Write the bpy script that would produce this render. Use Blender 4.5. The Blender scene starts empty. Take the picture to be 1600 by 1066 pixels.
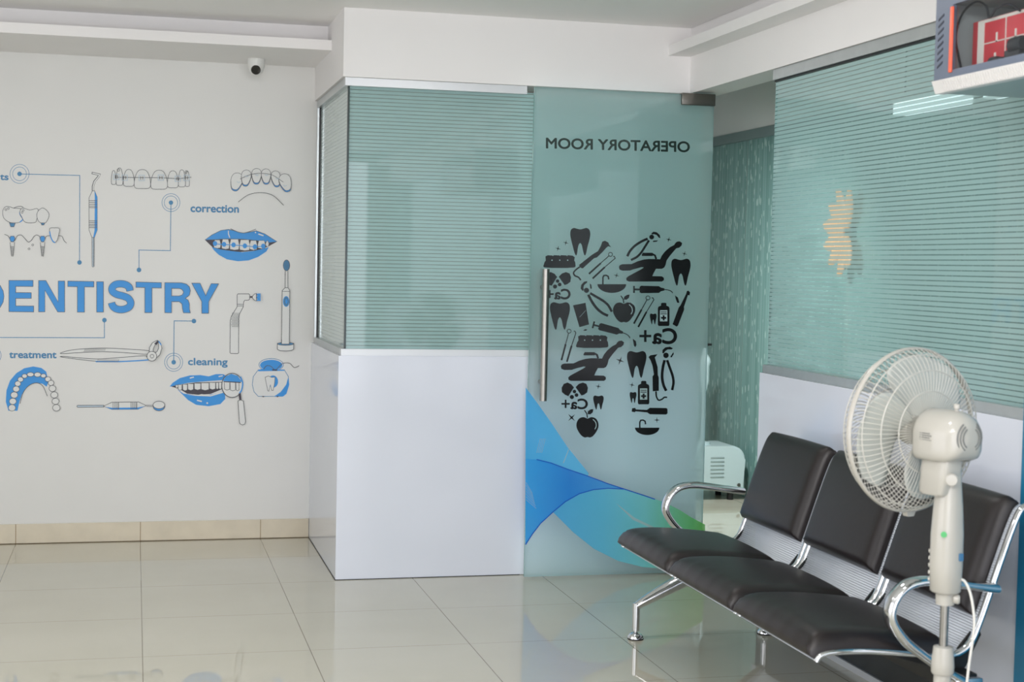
import bpy, bmesh, math, random
from mathutils import Vector, Matrix
from mathutils.geometry import tessellate_polygon
from math import pi, sin, cos, radians as rad

scene = bpy.context.scene
C = scene.collection
random.seed(4)

# ------------------------------------------------------------------ camera
F_PX = 2382.14
EYE = Vector((0, 0, 1.4295))
RGT = Vector((0.97059, -0.23984, 0.02083))
UPV = Vector((-0.00836, 0.0529, 0.99856))
FWD = Vector((0.2406, 0.96937, -0.04934))
cam = bpy.data.cameras.new('camera')
cam.sensor_width = 36.0
cam.lens = F_PX / 1600 * 36.0
cam.clip_start = 0.05
cam.dof.use_dof = True
cam.dof.focus_distance = 6.6
cam.dof.aperture_fstop = 5.0
camo = bpy.data.objects.new('camera', cam)
C.objects.link(camo)
camo.matrix_world = Matrix(((RGT.x, UPV.x, -FWD.x, EYE.x), (RGT.y, UPV.y, -FWD.y, EYE.y),
                            (RGT.z, UPV.z, -FWD.z, EYE.z), (0, 0, 0, 1)))
scene.camera = camo

# ------------------------------------------------------------------ world and light
w = bpy.data.worlds.new('world')
scene.world = w
w.use_nodes = True
w.node_tree.nodes['Background'].inputs[0].default_value = (0.80, 0.90, 1.0, 1)
w.node_tree.nodes['Background'].inputs[1].default_value = 0.6


def area(name, loc, rot, sx, sy, power, col=(1, 1, 1)):
    l = bpy.data.lights.new(name, 'AREA')
    l.shape = 'RECTANGLE'
    l.size, l.size_y, l.energy, l.color = sx, sy, power, col
    o = bpy.data.objects.new(name, l)
    C.objects.link(o)
    o.location = loc
    o.rotation_euler = rot
    return o


# daylight through the shop window behind the camera
area('shop_window_daylight', (0.0, -1.9, 1.25), (rad(90), 0, 0), 4.6, 2.4, 160, (0.945, 0.935, 1.0))
# fill light added at a made-up opening in the left wall
area('side_fill_light', (-2.60, 3.6, 1.20), (rad(90), 0, rad(-90)), 3.4, 2.3, 62, (0.97, 0.955, 1.0))
CEIL_LAMPS = [(-1.2, 5.2), (1.45, 5.2), (-1.2, 3.2), (1.15, 3.2)]
SPOTS = [(-0.35, 1.5), (0.2, 1.5), (0.75, 1.5), (-0.35, 0.8), (0.2, 0.8), (0.75, 0.8)]
SPOT_AIM = Vector((1.75, 6.7, 0.75))
BATT = (6.04, 5.48, 5.32, 5.06)

scene.view_settings.view_transform = 'Standard'
scene.view_settings.look = 'None'
scene.view_settings.exposure = -0.38
scene.view_settings.gamma = 1.0
scene.view_settings.use_curve_mapping = False
scene.cycles.use_denoising = True
scene.cycles.max_bounces = 10
scene.cycles.diffuse_bounces = 5
scene.cycles.glossy_bounces = 5
scene.cycles.transmission_bounces = 6
scene.cycles.transparent_max_bounces = 24
scene.cycles.caustics_reflective = False
scene.cycles.caustics_refractive = False
scene.cycles.sample_clamp_indirect = 6.0


# ------------------------------------------------------------------ materials
def lin(c):
    out = []
    for v in c[:3]:
        v = v / 255.0
        out.append(v / 12.92 if v <= 0.04045 else ((v + 0.055) / 1.055) ** 2.4)
    return (out[0], out[1], out[2], 1.0)


def mat(name, col, rough=0.5, metal=0.0, spec=0.5, coat=0.0, noise=0.0, nscale=30.0, bump=0.0, bscale=200.0,
        emit=None, estr=0.0, alpha=1.0):
    m = bpy.data.materials.new(name)
    m.use_nodes = True
    nt = m.node_tree
    b = nt.nodes['Principled BSDF']
    b.inputs['Base Color'].default_value = lin(col)
    b.inputs['Roughness'].default_value = rough
    b.inputs['Metallic'].default_value = metal
    b.inputs['Specular IOR Level'].default_value = spec
    b.inputs['Coat Weight'].default_value = coat
    b.inputs['Alpha'].default_value = alpha
    if emit:
        b.inputs['Emission Color'].default_value = lin(emit)
        b.inputs['Emission Strength'].default_value = estr
    tc = nt.nodes.new('ShaderNodeTexCoord')
    if noise:
        n = nt.nodes.new('ShaderNodeTexNoise')
        n.inputs['Scale'].default_value = nscale
        n.inputs['Detail'].default_value = 3
        nt.links.new(tc.outputs['Object'], n.inputs['Vector'])
        r = nt.nodes.new('ShaderNodeValToRGB')
        c = lin(col)
        r.color_ramp.elements[0].position = 0.3
        r.color_ramp.elements[1].position = 0.7
        r.color_ramp.elements[0].color = tuple(x * (1 - noise) for x in c[:3]) + (1,)
        r.color_ramp.elements[1].color = tuple(min(1, x * (1 + noise)) for x in c[:3]) + (1,)
        nt.links.new(n.outputs['Fac'], r.inputs['Fac'])
        nt.links.new(r.outputs['Color'], b.inputs['Base Color'])
    if bump:
        n2 = nt.nodes.new('ShaderNodeTexNoise')
        n2.inputs['Scale'].default_value = bscale
        n2.inputs['Detail'].default_value = 3
        nt.links.new(tc.outputs['Object'], n2.inputs['Vector'])
        bp = nt.nodes.new('ShaderNodeBump')
        bp.inputs['Strength'].default_value = bump
        bp.inputs['Distance'].default_value = 0.004
        nt.links.new(n2.outputs['Fac'], bp.inputs['Height'])
        nt.links.new(bp.outputs['Normal'], b.inputs['Normal'])
    return m


def math_node(nt, op, a, b=None, c=None):
    n = nt.nodes.new('ShaderNodeMath')
    n.operation = op
    for i, v in enumerate((a, b, c)):
        if v is None:
            continue
        if isinstance(v, (int, float)):
            n.inputs[i].default_value = v
        else:
            nt.links.new(v, n.inputs[i])
    return n.outputs[0]


def front_fresnel(nt, ior):
    """reflection of the outer face only: an inner face of a thin pane must not reflect totally"""
    fr = nt.nodes.new('ShaderNodeFresnel')
    fr.inputs['IOR'].default_value = ior
    g = nt.nodes.new('ShaderNodeNewGeometry')
    return math_node(nt, 'MULTIPLY', fr.outputs[0], math_node(nt, 'SUBTRACT', 1.0, g.outputs['Backfacing']))


def film_glass(name, film_col, film_fac, tint, pitch=None, duty=0.74, z0=0.0, back=0.12, gap=0.10):
    """clear tinted pane carrying a frosted film; with a pitch the film is cut in horizontal strips"""
    m = bpy.data.materials.new(name)
    m.use_nodes = True
    nt = m.node_tree
    nt.nodes.clear()
    out = nt.nodes.new('ShaderNodeOutputMaterial')
    tr = nt.nodes.new('ShaderNodeBsdfTransparent')
    tr.inputs[0].default_value = (*tint, 1)
    df = nt.nodes.new('ShaderNodeBsdfDiffuse')
    df.inputs[0].default_value = lin(film_col)
    tl = nt.nodes.new('ShaderNodeBsdfTranslucent')
    tl.inputs[0].default_value = lin(film_col)
    dm = nt.nodes.new('ShaderNodeMixShader')
    dm.inputs[0].default_value = back
    nt.links.new(df.outputs[0], dm.inputs[1])
    nt.links.new(tl.outputs[0], dm.inputs[2])
    mx = nt.nodes.new('ShaderNodeMixShader')
    mx.inputs[0].default_value = film_fac
    if pitch:
        g = nt.nodes.new('ShaderNodeNewGeometry')
        s = nt.nodes.new('ShaderNodeSeparateXYZ')
        nt.links.new(g.outputs['Position'], s.inputs[0])
        f = math_node(nt, 'FRACT', math_node(nt, 'DIVIDE', math_node(nt, 'SUBTRACT', s.outputs['Z'], z0), pitch))
        st = math_node(nt, 'LESS_THAN', f, duty)
        fac = math_node(nt, 'MULTIPLY_ADD', st, film_fac - gap, gap)
        nt.links.new(fac, mx.inputs[0])
    nt.links.new(tr.outputs[0], mx.inputs[1])
    nt.links.new(dm.outputs[0], mx.inputs[2])
    gl = nt.nodes.new('ShaderNodeBsdfGlossy')
    gl.inputs['Roughness'].default_value = 0.02
    gl.inputs[0].default_value = (0.92, 0.97, 0.97, 1)
    m2 = nt.nodes.new('ShaderNodeMixShader')
    nt.links.new(front_fresnel(nt, 1.5), m2.inputs[0])
    nt.links.new(mx.outputs[0], m2.inputs[1])
    nt.links.new(gl.outputs[0], m2.inputs[2])
    nt.links.new(m2.outputs[0], out.inputs[0])
    return m


def clear_glass(name, tint, glossy=True):
    m = bpy.data.materials.new(name)
    m.use_nodes = True
    nt = m.node_tree
    nt.nodes.clear()
    out = nt.nodes.new('ShaderNodeOutputMaterial')
    tr = nt.nodes.new('ShaderNodeBsdfTransparent')
    tr.inputs[0].default_value = (*tint, 1)
    if not glossy:
        nt.links.new(tr.outputs[0], out.inputs[0])
        return m
    gl = nt.nodes.new('ShaderNodeBsdfGlossy')
    gl.inputs['Roughness'].default_value = 0.02
    m2 = nt.nodes.new('ShaderNodeMixShader')
    nt.links.new(front_fresnel(nt, 1.45), m2.inputs[0])
    nt.links.new(tr.outputs[0], m2.inputs[1])
    nt.links.new(gl.outputs[0], m2.inputs[2])
    nt.links.new(m2.outputs[0], out.inputs[0])
    return m


def floor_material():
    m = bpy.data.materials.new('glazed_floor_tile')
    m.use_nodes = True
    nt = m.node_tree
    b = nt.nodes['Principled BSDF']
    tc = nt.nodes.new('ShaderNodeTexCoord')
    s = nt.nodes.new('ShaderNodeSeparateXYZ')
    nt.links.new(tc.outputs['Object'], s.inputs[0])

    def seam(sock, off, half):
        f = math_node(nt, 'FRACT', math_node(nt, 'DIVIDE', math_node(nt, 'SUBTRACT', sock, off), 0.6))
        d = math_node(nt, 'MULTIPLY', math_node(nt, 'MINIMUM', f, math_node(nt, 'SUBTRACT', 1.0, f)), 0.6)
        return math_node(nt, 'LESS_THAN', d, half)
    sx = seam(s.outputs['X'], 0.039 - 6.0, 0.0017)
    sy = seam(s.outputs['Y'], 0.1596 - 6.0, 0.0022)
    n = nt.nodes.new('ShaderNodeTexNoise')
    n.inputs['Scale'].default_value = 1.6
    n.inputs['Detail'].default_value = 5
    nt.links.new(tc.outputs['Object'], n.inputs['Vector'])
    r = nt.nodes.new('ShaderNodeValToRGB')
    r.color_ramp.elements[0].position = 0.3
    r.color_ramp.elements[1].position = 0.75
    r.color_ramp.elements[0].color = lin((194, 190, 172))
    r.color_ramp.elements[1].color = lin((202, 198, 182))
    nt.links.new(n.outputs['Fac'], r.inputs['Fac'])
    m1 = nt.nodes.new('ShaderNodeMix')
    m1.data_type = 'RGBA'
    nt.links.new(math_node(nt, 'MULTIPLY', sy, 0.55), m1.inputs['Factor'])
    nt.links.new(r.outputs['Color'], m1.inputs['A'])
    m1.inputs['B'].default_value = lin((140, 132, 108))
    m2 = nt.nodes.new('ShaderNodeMix')
    m2.data_type = 'RGBA'
    nt.links.new(math_node(nt, 'MULTIPLY', sx, 0.85), m2.inputs['Factor'])
    nt.links.new(m1.outputs['Result'], m2.inputs['A'])
    m2.inputs['B'].default_value = lin((104, 94, 72))
    nt.links.new(m2.outputs['Result'], b.inputs['Base Color'])
    b.inputs['Roughness'].default_value = 0.03
    b.inputs['Specular IOR Level'].default_value = 0.5
    return m


def skirting_material():
    m = mat('skirting_tile', (208, 198, 176), 0.12, noise=0.06, nscale=9)
    nt = m.node_tree
    b = nt.nodes['Principled BSDF']
    src = b.inputs['Base Color'].links[0].from_socket
    tc = nt.nodes.new('ShaderNodeTexCoord')
    s = nt.nodes.new('ShaderNodeSeparateXYZ')
    nt.links.new(tc.outputs['Object'], s.inputs[0])
    f = math_node(nt, 'FRACT', math_node(nt, 'DIVIDE', math_node(nt, 'SUBTRACT', s.outputs['X'], 0.039 - 6.0), 0.6))
    d = math_node(nt, 'MULTIPLY', math_node(nt, 'MINIMUM', f, math_node(nt, 'SUBTRACT', 1.0, f)), 0.6)
    mx = nt.nodes.new('ShaderNodeMix')
    mx.data_type = 'RGBA'
    nt.links.new(math_node(nt, 'LESS_THAN', d, 0.002), mx.inputs['Factor'])
    nt.links.new(src, mx.inputs['A'])
    mx.inputs['B'].default_value = lin((150, 130, 96))
    nt.links.new(mx.outputs['Result'], b.inputs['Base Color'])
    return m


def leaf_glass_material():
    """teal frosted glass printed with small pale leaves and fine vertical streaks"""
    m = mat('leaf_pattern_glass', (112, 150, 144), 0.25)
    nt = m.node_tree
    b = nt.nodes['Principled BSDF']
    tc = nt.nodes.new('ShaderNodeTexCoord')

    def leaves(rot, scale, seed):
        mp = nt.nodes.new('ShaderNodeMapping')
        mp.inputs['Rotation'].default_value = (rot, 0, 0)
        mp.inputs['Location'].default_value = (0, seed, seed * 0.7)
        mp.inputs['Scale'].default_value = (1, scale * 3.4, scale)
        nt.links.new(tc.outputs['Object'], mp.inputs['Vector'])
        v = nt.nodes.new('ShaderNodeTexVoronoi')
        v.inputs['Scale'].default_value = 1.0
        nt.links.new(mp.outputs['Vector'], v.inputs['Vector'])
        return math_node(nt, 'LESS_THAN', v.outputs['Distance'], 0.20)
    l1 = leaves(0.5, 8.0, 0.0)
    l2 = leaves(-0.55, 9.0, 3.3)
    lf = math_node(nt, 'MAXIMUM', l1, l2)
    mp = nt.nodes.new('ShaderNodeMapping')
    mp.inputs['Scale'].default_value = (1, 90, 0.6)
    nt.links.new(tc.outputs['Object'], mp.inputs['Vector'])
    n = nt.nodes.new('ShaderNodeTexNoise')
    n.inputs['Scale'].default_value = 1.0
    nt.links.new(mp.outputs['Vector'], n.inputs['Vector'])
    r = nt.nodes.new('ShaderNodeValToRGB')
    r.color_ramp.elements[0].position = 0.35
    r.color_ramp.elements[1].position = 0.7
    r.color_ramp.elements[0].color = lin((100, 138, 134))
    r.color_ramp.elements[1].color = lin((132, 168, 164))
    nt.links.new(n.outputs['Fac'], r.inputs['Fac'])
    mx = nt.nodes.new('ShaderNodeMix')
    mx.data_type = 'RGBA'
    nt.links.new(math_node(nt, 'MULTIPLY', lf, 0.55), mx.inputs['Factor'])
    nt.links.new(r.outputs['Color'], mx.inputs['A'])
    mx.inputs['B'].default_value = lin((190, 215, 210))
    nt.links.new(mx.outputs['Result'], b.inputs['Base Color'])
    return m


def perforated_material():
    m = bpy.data.materials.new('perforated_steel')
    m.use_nodes = True
    nt = m.node_tree
    b = nt.nodes['Principled BSDF']
    b.inputs['Base Color'].default_value = lin((216, 222, 230))
    b.inputs['Metallic'].default_value = 0.1
    b.inputs['Roughness'].default_value = 0.5
    out = nt.nodes['Material Output']
    g = nt.nodes.new('ShaderNodeTexCoord')
    mp = nt.nodes.new('ShaderNodeMapping')
    mp.inputs['Scale'].default_value = (1, 1, 1)
    nt.links.new(g.outputs['UV'], mp.inputs['Vector'])
    s = nt.nodes.new('ShaderNodeSeparateXYZ')
    nt.links.new(mp.outputs['Vector'], s.inputs[0])
    p = 0.0075
    row = math_node(nt, 'FLOOR', math_node(nt, 'DIVIDE', s.outputs['Y'], p))
    u = math_node(nt, 'ADD', math_node(nt, 'DIVIDE', s.outputs['X'], p), math_node(nt, 'MULTIPLY', math_node(nt, 'MODULO', row, 2.0), 0.5))
    fu = math_node(nt, 'SUBTRACT', math_node(nt, 'FRACT', u), 0.5)
    fv = math_node(nt, 'SUBTRACT', math_node(nt, 'FRACT', math_node(nt, 'DIVIDE', s.outputs['Y'], p)), 0.5)
    d = math_node(nt, 'SQRT', math_node(nt, 'ADD', math_node(nt, 'MULTIPLY', fu, fu), math_node(nt, 'MULTIPLY', fv, fv)))
    hole = math_node(nt, 'LESS_THAN', d, 0.30)
    tr = nt.nodes.new('ShaderNodeBsdfTransparent')
    mx = nt.nodes.new('ShaderNodeMixShader')
    nt.links.new(hole, mx.inputs[0])
    nt.links.new(b.outputs[0], mx.inputs[1])
    nt.links.new(tr.outputs[0], mx.inputs[2])
    nt.links.new(mx.outputs[0], out.inputs[0])
    return m


def wave_material(name, stops, x0, x1, alpha=0.9):
    """printed film whose ink runs from one colour to the next across the door"""
    m = mat(name, (80, 170, 220), 0.12, alpha=alpha)
    nt = m.node_tree
    b = nt.nodes['Principled BSDF']
    tc = nt.nodes.new('ShaderNodeTexCoord')
    s = nt.nodes.new('ShaderNodeSeparateXYZ')
    nt.links.new(tc.outputs['Object'], s.inputs[0])
    f = math_node(nt, 'DIVIDE', math_node(nt, 'SUBTRACT', s.outputs['X'], x0), x1 - x0)
    r = nt.nodes.new('ShaderNodeValToRGB')
    while len(r.color_ramp.elements) < len(stops):
        r.color_ramp.elements.new(0.5)
    for e, (p, c) in zip(r.color_ramp.elements, stops):
        e.position = p
        e.color = lin(c)
    nt.links.new(f, r.inputs['Fac'])
    nt.links.new(r.outputs['Color'], b.inputs['Base Color'])
    return m


M = {}
M['wall'] = mat('wall_paint', (222, 222, 219), 0.38, noise=0.012, nscale=3)
M['beam'] = mat('beam_paint', (238, 236, 235), 0.55, noise=0.01, nscale=3)
M['ceiling'] = mat('ceiling_paint', (242, 241, 240), 0.7)
M['panel'] = mat('white_laminate', (219, 224, 235), 0.10, noise=0.01, nscale=2)
M['floor'] = floor_material()
M['skirting'] = skirting_material()
M['alu'] = mat('anodised_aluminium', (196, 201, 202), 0.32, metal=0.75, noise=0.03, nscale=20)
M['alu_white'] = mat('pale_frame_metal', (214, 217, 220), 0.35, metal=0.3)
M['dark_seal'] = mat('dark_glass_edge', (22, 46, 46), 0.2)
M['gap'] = mat('black_gasket', (26, 28, 30), 0.5)
M['strip_glass'] = film_glass('striped_film_glass', (166, 200, 199), 0.84, (0.74, 0.87, 0.86), 0.0168, 0.78, gap=0.24)
M['side_glass'] = film_glass('striped_film_glass_side', (212, 224, 221), 0.86, (0.78, 0.88, 0.87), 0.0168, 0.84, gap=0.6)  # paler copy of the striped film: grazing wall reflection put into its colour
M['door_glass'] = film_glass('frosted_door_glass', (232, 253, 254), 0.76, (0.92, 1.0, 1.0), back=0.84)
M['clear'] = clear_glass('clear_back_glass', (0.985, 0.995, 0.993), False)
M['edge_glass'] = mat('green_glass_edge', (120, 166, 160), 0.1)
M['window_clear'] = clear_glass('cabinet_window_glass', (0.95, 0.96, 0.96))
M['leaf'] = leaf_glass_material()
M['steel'] = mat('brushed_steel', (158, 156, 150), 0.34, metal=1.0, noise=0.05, nscale=60)
M['steel_dark'] = mat('satin_patch_steel', (120, 118, 112), 0.35, metal=0.9)
M['chrome'] = mat('chrome', (222, 224, 226), 0.07, metal=1.0)
M['leather'] = mat('dark_brown_leatherette', (27, 20, 20), 0.36, bump=0.18, bscale=350, noise=0.10, nscale=8)
M['perf'] = perforated_material()
M['black_metal'] = mat('black_powder_coat', (24, 24, 25), 0.4)
M['rubber'] = mat('black_rubber', (18, 18, 18), 0.6)
M['plinth'] = mat('black_plinth', (30, 33, 31), 0.25)
M['fan'] = mat('cream_fan_plastic', (184, 181, 173), 0.16, coat=0.2)
M['fan_wire'] = mat('cream_coated_wire', (196, 194, 186), 0.35)
M['blade'] = mat('pale_fan_blade', (202, 205, 199), 0.25, alpha=0.93)
M['fan_grey'] = mat('grey_print', (120, 122, 120), 0.5)
M['green'] = mat('green_sticker', (86, 178, 110), 0.5)
M['blue_tag'] = mat('blue_sticker', (70, 120, 160), 0.5)
M['cord'] = mat('white_cord', (226, 224, 218), 0.45)
M['cctv'] = mat('white_camera_shell', (226, 227, 224), 0.35)
M['lens'] = mat('black_lens', (8, 8, 12), 0.08)
M['cab'] = mat('blue_grey_metal', (104, 114, 132), 0.4, noise=0.04, nscale=15)
M['cab_in'] = mat('grey_cabinet_lining', (176, 184, 186), 0.6)
M['cab_white'] = mat('white_ribbed_plastic', (226, 224, 222), 0.45)
M['cab_bottom'] = mat('grey_cabinet_underside', (150, 168, 168), 0.35)  # teal-grey reflection on the underside is put into this colour
M['slot'] = mat('dark_slot', (44, 50, 66), 0.5)
M['orange'] = mat('orange_strip', (250, 112, 84), 0.35)
M['red'] = mat('red_card', (206, 62, 74), 0.45, noise=0.05, nscale=20)
M['card_white'] = mat('white_card', (224, 220, 214), 0.5)
M['cable'] = mat('dark_cable', (40, 44, 52), 0.5)
M['unit'] = mat('white_enamel', (186, 204, 206), 0.3)
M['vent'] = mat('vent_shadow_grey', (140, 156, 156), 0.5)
M['banner'] = mat('blue_banner', (20, 118, 156), 0.35, noise=0.05, nscale=6)
M['reflection_warm'] = mat('warm_reflection_glow', (190, 130, 80), 0.4, emit=(255, 180, 110), estr=0.75)  # glowing petals in place of a warm double reflection
M['lamp_white'] = mat('lit_lamp_panel', (255, 255, 255), 0.4, emit=(255, 252, 246), estr=4.0)
M['lamp_soft'] = mat('lit_linear_diffuser', (255, 255, 255), 0.4, emit=(240, 252, 255), estr=1.8)
# inks and vinyl
M['ink'] = mat('grey_line_vinyl', (84, 88, 92), 0.45)
M['dark_ink'] = mat('dark_violet_vinyl', (52, 46, 60), 0.45)
M['blue'] = mat('blue_vinyl', (44, 146, 222), 0.45)
M['blue_line'] = mat('steel_blue_vinyl', (64, 132, 178), 0.45)
M['blue_pale'] = mat('pale_blue_vinyl', (186, 204, 218), 0.45)
M['white_v'] = mat('white_vinyl', (222, 223, 221), 0.45)
M['black_v'] = mat('black_vinyl', (26, 28, 30), 0.16)
M['pale_v'] = mat('pale_teal_vinyl', (160, 188, 190), 0.2)
M['sign_v'] = mat('dark_green_grey_vinyl', (36, 52, 48), 0.25)


# ------------------------------------------------------------------ mesh helpers
def merge(bm, tmp, mi=0):
    vm = {}
    for v in tmp.verts:
        vm[v] = bm.verts.new(v.co)
    for f in tmp.faces:
        try:
            nf = bm.faces.new([vm[v] for v in f.verts])
            nf.material_index = mi if mi is not None else f.material_index
        except ValueError:
            pass
    tmp.free()


def box(bm, x0, x1, y0, y1, z0, z1, bev=0.0, seg=2, mi=0):
    t = bmesh.new()
    bmesh.ops.create_cube(t, size=1.0)
    bmesh.ops.scale(t, vec=(x1 - x0, y1 - y0, z1 - z0), verts=t.verts)
    bmesh.ops.translate(t, vec=((x0 + x1) / 2, (y0 + y1) / 2, (z0 + z1) / 2), verts=t.verts)
    if bev:
        bmesh.ops.bevel(t, geom=list(t.edges), offset=bev, segments=seg, affect='EDGES', profile=0.5)
    merge(bm, t, mi)


def catmull(pts, n=8, closed=False):
    P = [Vector(p) for p in pts]
    if len(P) < 3:
        return P
    out = []
    N = len(P)
    rng = range(N if closed else N - 1)
    for i in rng:
        if closed:
            p0, p1, p2, p3 = P[(i - 1) % N], P[i], P[(i + 1) % N], P[(i + 2) % N]
        else:
            p1, p2 = P[i], P[i + 1]
            p0 = P[i - 1] if i > 0 else p1 * 2 - p2
            p3 = P[i + 2] if i + 2 < N else p2 * 2 - p1
        for k in range(n):
            t = k / n
            out.append(0.5 * ((2 * p1) + (p2 - p0) * t + (2 * p0 - 5 * p1 + 4 * p2 - p3) * t * t
                              + (3 * p1 - p0 - 3 * p2 + p3) * t ** 3))
    if not closed:
        out.append(P[-1].copy())
    return out


def tube(bm, pts, r, segs=10, closed=False, mi=0, ref=None, caps=True):
    """r: number, list of numbers, or (ra, rb) half axes along ref and across it"""
    P = [Vector(p) for p in pts]
    n = len(P)
    T = []
    for i in range(n):
        a = P[(i - 1) % n] if (closed or i > 0) else P[i]
        b = P[(i + 1) % n] if (closed or i < n - 1) else P[i]
        T.append((b - a).normalized())
    u = Vector(ref) if ref else (Vector((0, 0, 1)) if abs(T[0].z) < 0.9 else Vector((1, 0, 0)))
    rings = []
    for i in range(n):
        if ref:
            u = Vector(ref)
        u = (u - T[i] * u.dot(T[i])).normalized()
        v = T[i].cross(u)
        if isinstance(r, tuple):
            ra, rb = r
        else:
            ra = rb = r[i] if isinstance(r, list) else r
        ring = []
        for k in range(segs):
            a = 2 * pi * k / segs
            ring.append(bm.verts.new(P[i] + u * (cos(a) * ra) + v * (sin(a) * rb)))
        rings.append(ring)
    m = n if closed else n - 1
    for i in range(m):
        A, B = rings[i], rings[(i + 1) % n]
        for k in range(segs):
            f = bm.faces.new((A[k], A[(k + 1) % segs], B[(k + 1) % segs], B[k]))
            f.material_index = mi
    if not closed and caps:
        bm.faces.new(list(reversed(rings[0]))).material_index = mi
        bm.faces.new(rings[-1]).material_index = mi


def lathe(bm, prof, origin, axis=(0, 0, 1), segs=32, mi=0):
    """prof: (radius, height) along the axis; zero radii close the ends"""
    a = Vector(axis).normalized()
    u = a.orthogonal().normalized()
    v = a.cross(u)
    o = Vector(origin)
    rings = []
    for r, h in prof:
        if r < 1e-6:
            rings.append([bm.verts.new(o + a * h)])
        else:
            rings.append([bm.verts.new(o + a * h + (u * cos(2 * pi * k / segs) + v * sin(2 * pi * k / segs)) * r) for k in range(segs)])
    for A, B in zip(rings, rings[1:]):
        for k in range(segs):
            k2 = (k + 1) % segs
            if len(A) == 1 and len(B) == 1:
                continue
            if len(A) == 1:
                vs = (A[0], B[k2], B[k])
            elif len(B) == 1:
                vs = (A[k], A[k2], B[0])
            else:
                vs = (A[k], A[k2], B[k2], B[k])
            bm.faces.new(vs).material_index = mi
    for ring, flip in ((rings[0], True), (rings[-1], False)):
        if len(ring) > 1:
            bm.faces.new(list(reversed(ring)) if flip else ring).material_index = mi


def prism(bm, pts, ax, d0, d1, mi=0):
    """polygon pts given in the two other axes, pushed along axis ax from d0 to d1"""
    def P(p, d):
        if ax == 'x':
            return Vector((d, p[0], p[1]))
        if ax == 'y':
            return Vector((p[0], d, p[1]))
        return Vector((p[0], p[1], d))
    A = [bm.verts.new(P(p, d0)) for p in pts]
    B = [bm.verts.new(P(p, d1)) for p in pts]
    n = len(pts)
    for i in range(n):
        bm.faces.new((A[i], A[(i + 1) % n], B[(i + 1) % n], B[i])).material_index = mi
    bm.faces.new(list(reversed(A))).material_index = mi
    bm.faces.new(B).material_index = mi


OFF = {}


def off(p):
    return OFF.get(p.name, Vector((0, 0, 0))) if p else Vector((0, 0, 0))


def obj(name, bm, mats, parent=None, smooth=True, angle=35, normals=True):
    o_ = off(parent)
    if o_.length:
        bmesh.ops.translate(bm, vec=-o_, verts=bm.verts)
    if normals:
        bmesh.ops.recalc_face_normals(bm, faces=bm.faces)
    me = bpy.data.meshes.new(name)
    bm.to_mesh(me)
    bm.free()
    if not isinstance(mats, (list, tuple)):
        mats = [mats]
    for m in mats:
        me.materials.append(M[m] if isinstance(m, str) else m)
    if smooth:
        for p in me.polygons:
            p.use_smooth = True
        me.set_sharp_from_angle(angle=rad(angle))
    o = bpy.data.objects.new(name, me)
    C.objects.link(o)
    if parent:
        o.parent = parent
        OFF[o.name] = o_
    return o


def tag(o, label, cat, group=None, kind=None):
    o['label'] = label
    if cat:
        o['category'] = cat
    if group:
        o['group'] = group
    if kind:
        o['kind'] = kind
    return o


def thing(name, label, cat, loc, group=None):
    o = bpy.data.objects.new(name, None)
    o.empty_display_size = 0.1
    C.objects.link(o)
    o.location = loc
    OFF[o.name] = Vector(loc)
    return tag(o, label, cat, group)


def struct(name, bm, m, label=None, cat=None, parent=None, smooth=False):
    o = obj(name, bm, m, parent, smooth=smooth)
    if parent is None:
        o['kind'] = 'structure'
        if label:
            o['label'] = label
            o['category'] = cat
    return o


def boxes(name, lst, m, label=None, cat=None, parent=None, bev=0.0):
    bm = bmesh.new()
    for b in lst:
        box(bm, *b, bev=bev)
    return struct(name, bm, m, label, cat, parent)


# ------------------------------------------------------------------ setting
XL = -2.7          # left wall of the waiting room
YB = 7.87          # wall with the mural
YP = 6.78          # front of the partition
XP = 0.887         # left side of the partition
XR = 2.51          # right wall / beam face
ZC = 2.552         # ceiling
XF = 3.75          # far glass wall of the operatory passage

boxes('floor', [(XL - .1, XF + .1, -2.2, 11.1, -0.1, 0)], 'floor', 'glossy beige tiled floor of the waiting room', 'floor')
boxes('wall_back', [(XL, 0.93, YB, YB + .12, 0, 2.9)], 'wall', 'plain white wall carrying the blue dental mural', 'wall')
boxes('wall_left', [(XL - .1, XL, -2.1, 1.9, 0, 2.9), (XL - .1, XL, 5.3, YB + .12, 0, 2.9), (XL - .1, XL, 1.9, 5.3, 0, 0.04), (XL - .1, XL, 1.9, 5.3, 2.4, 2.9)], 'wall', 'white side wall of the waiting room', 'wall')
bm = bmesh.new()
box(bm, XL, -2.35, -2.15, -2.05, 0, 2.9)
box(bm, 2.35, 2.6, -2.15, -2.05, 0, 2.9)
box(bm, -2.35, 2.35, -2.15, -2.05, 2.45, 2.9)
box(bm, -2.35, 2.35, -2.15, -2.05, 0, 0.05)
struct('wall_front', bm, 'wall', 'white shopfront wall round a wide window', 'wall')
boxes('baseboard_back', [(XL, XP - .002, YB - .012, YB, 0, 0.099)], 'skirting', 'beige tile baseboard under the white mural wall', 'baseboard')
boxes('trim_4', [(XL, XP - .002, YB - .0145, YB - .012, 0, .004)], mat('dirty_grout', (96, 82, 58), 0.7), 'dark joint line at the foot of the beige baseboard', 'trim')
boxes('trim_5', [(XP - .002, XP, YP - .002, YB - .0146, 0, .004), (XP, 1.742, YP - .0025, YP, 0, .003)], M['gap'], 'dark joint line at the foot of the white partition', 'trim')
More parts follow.
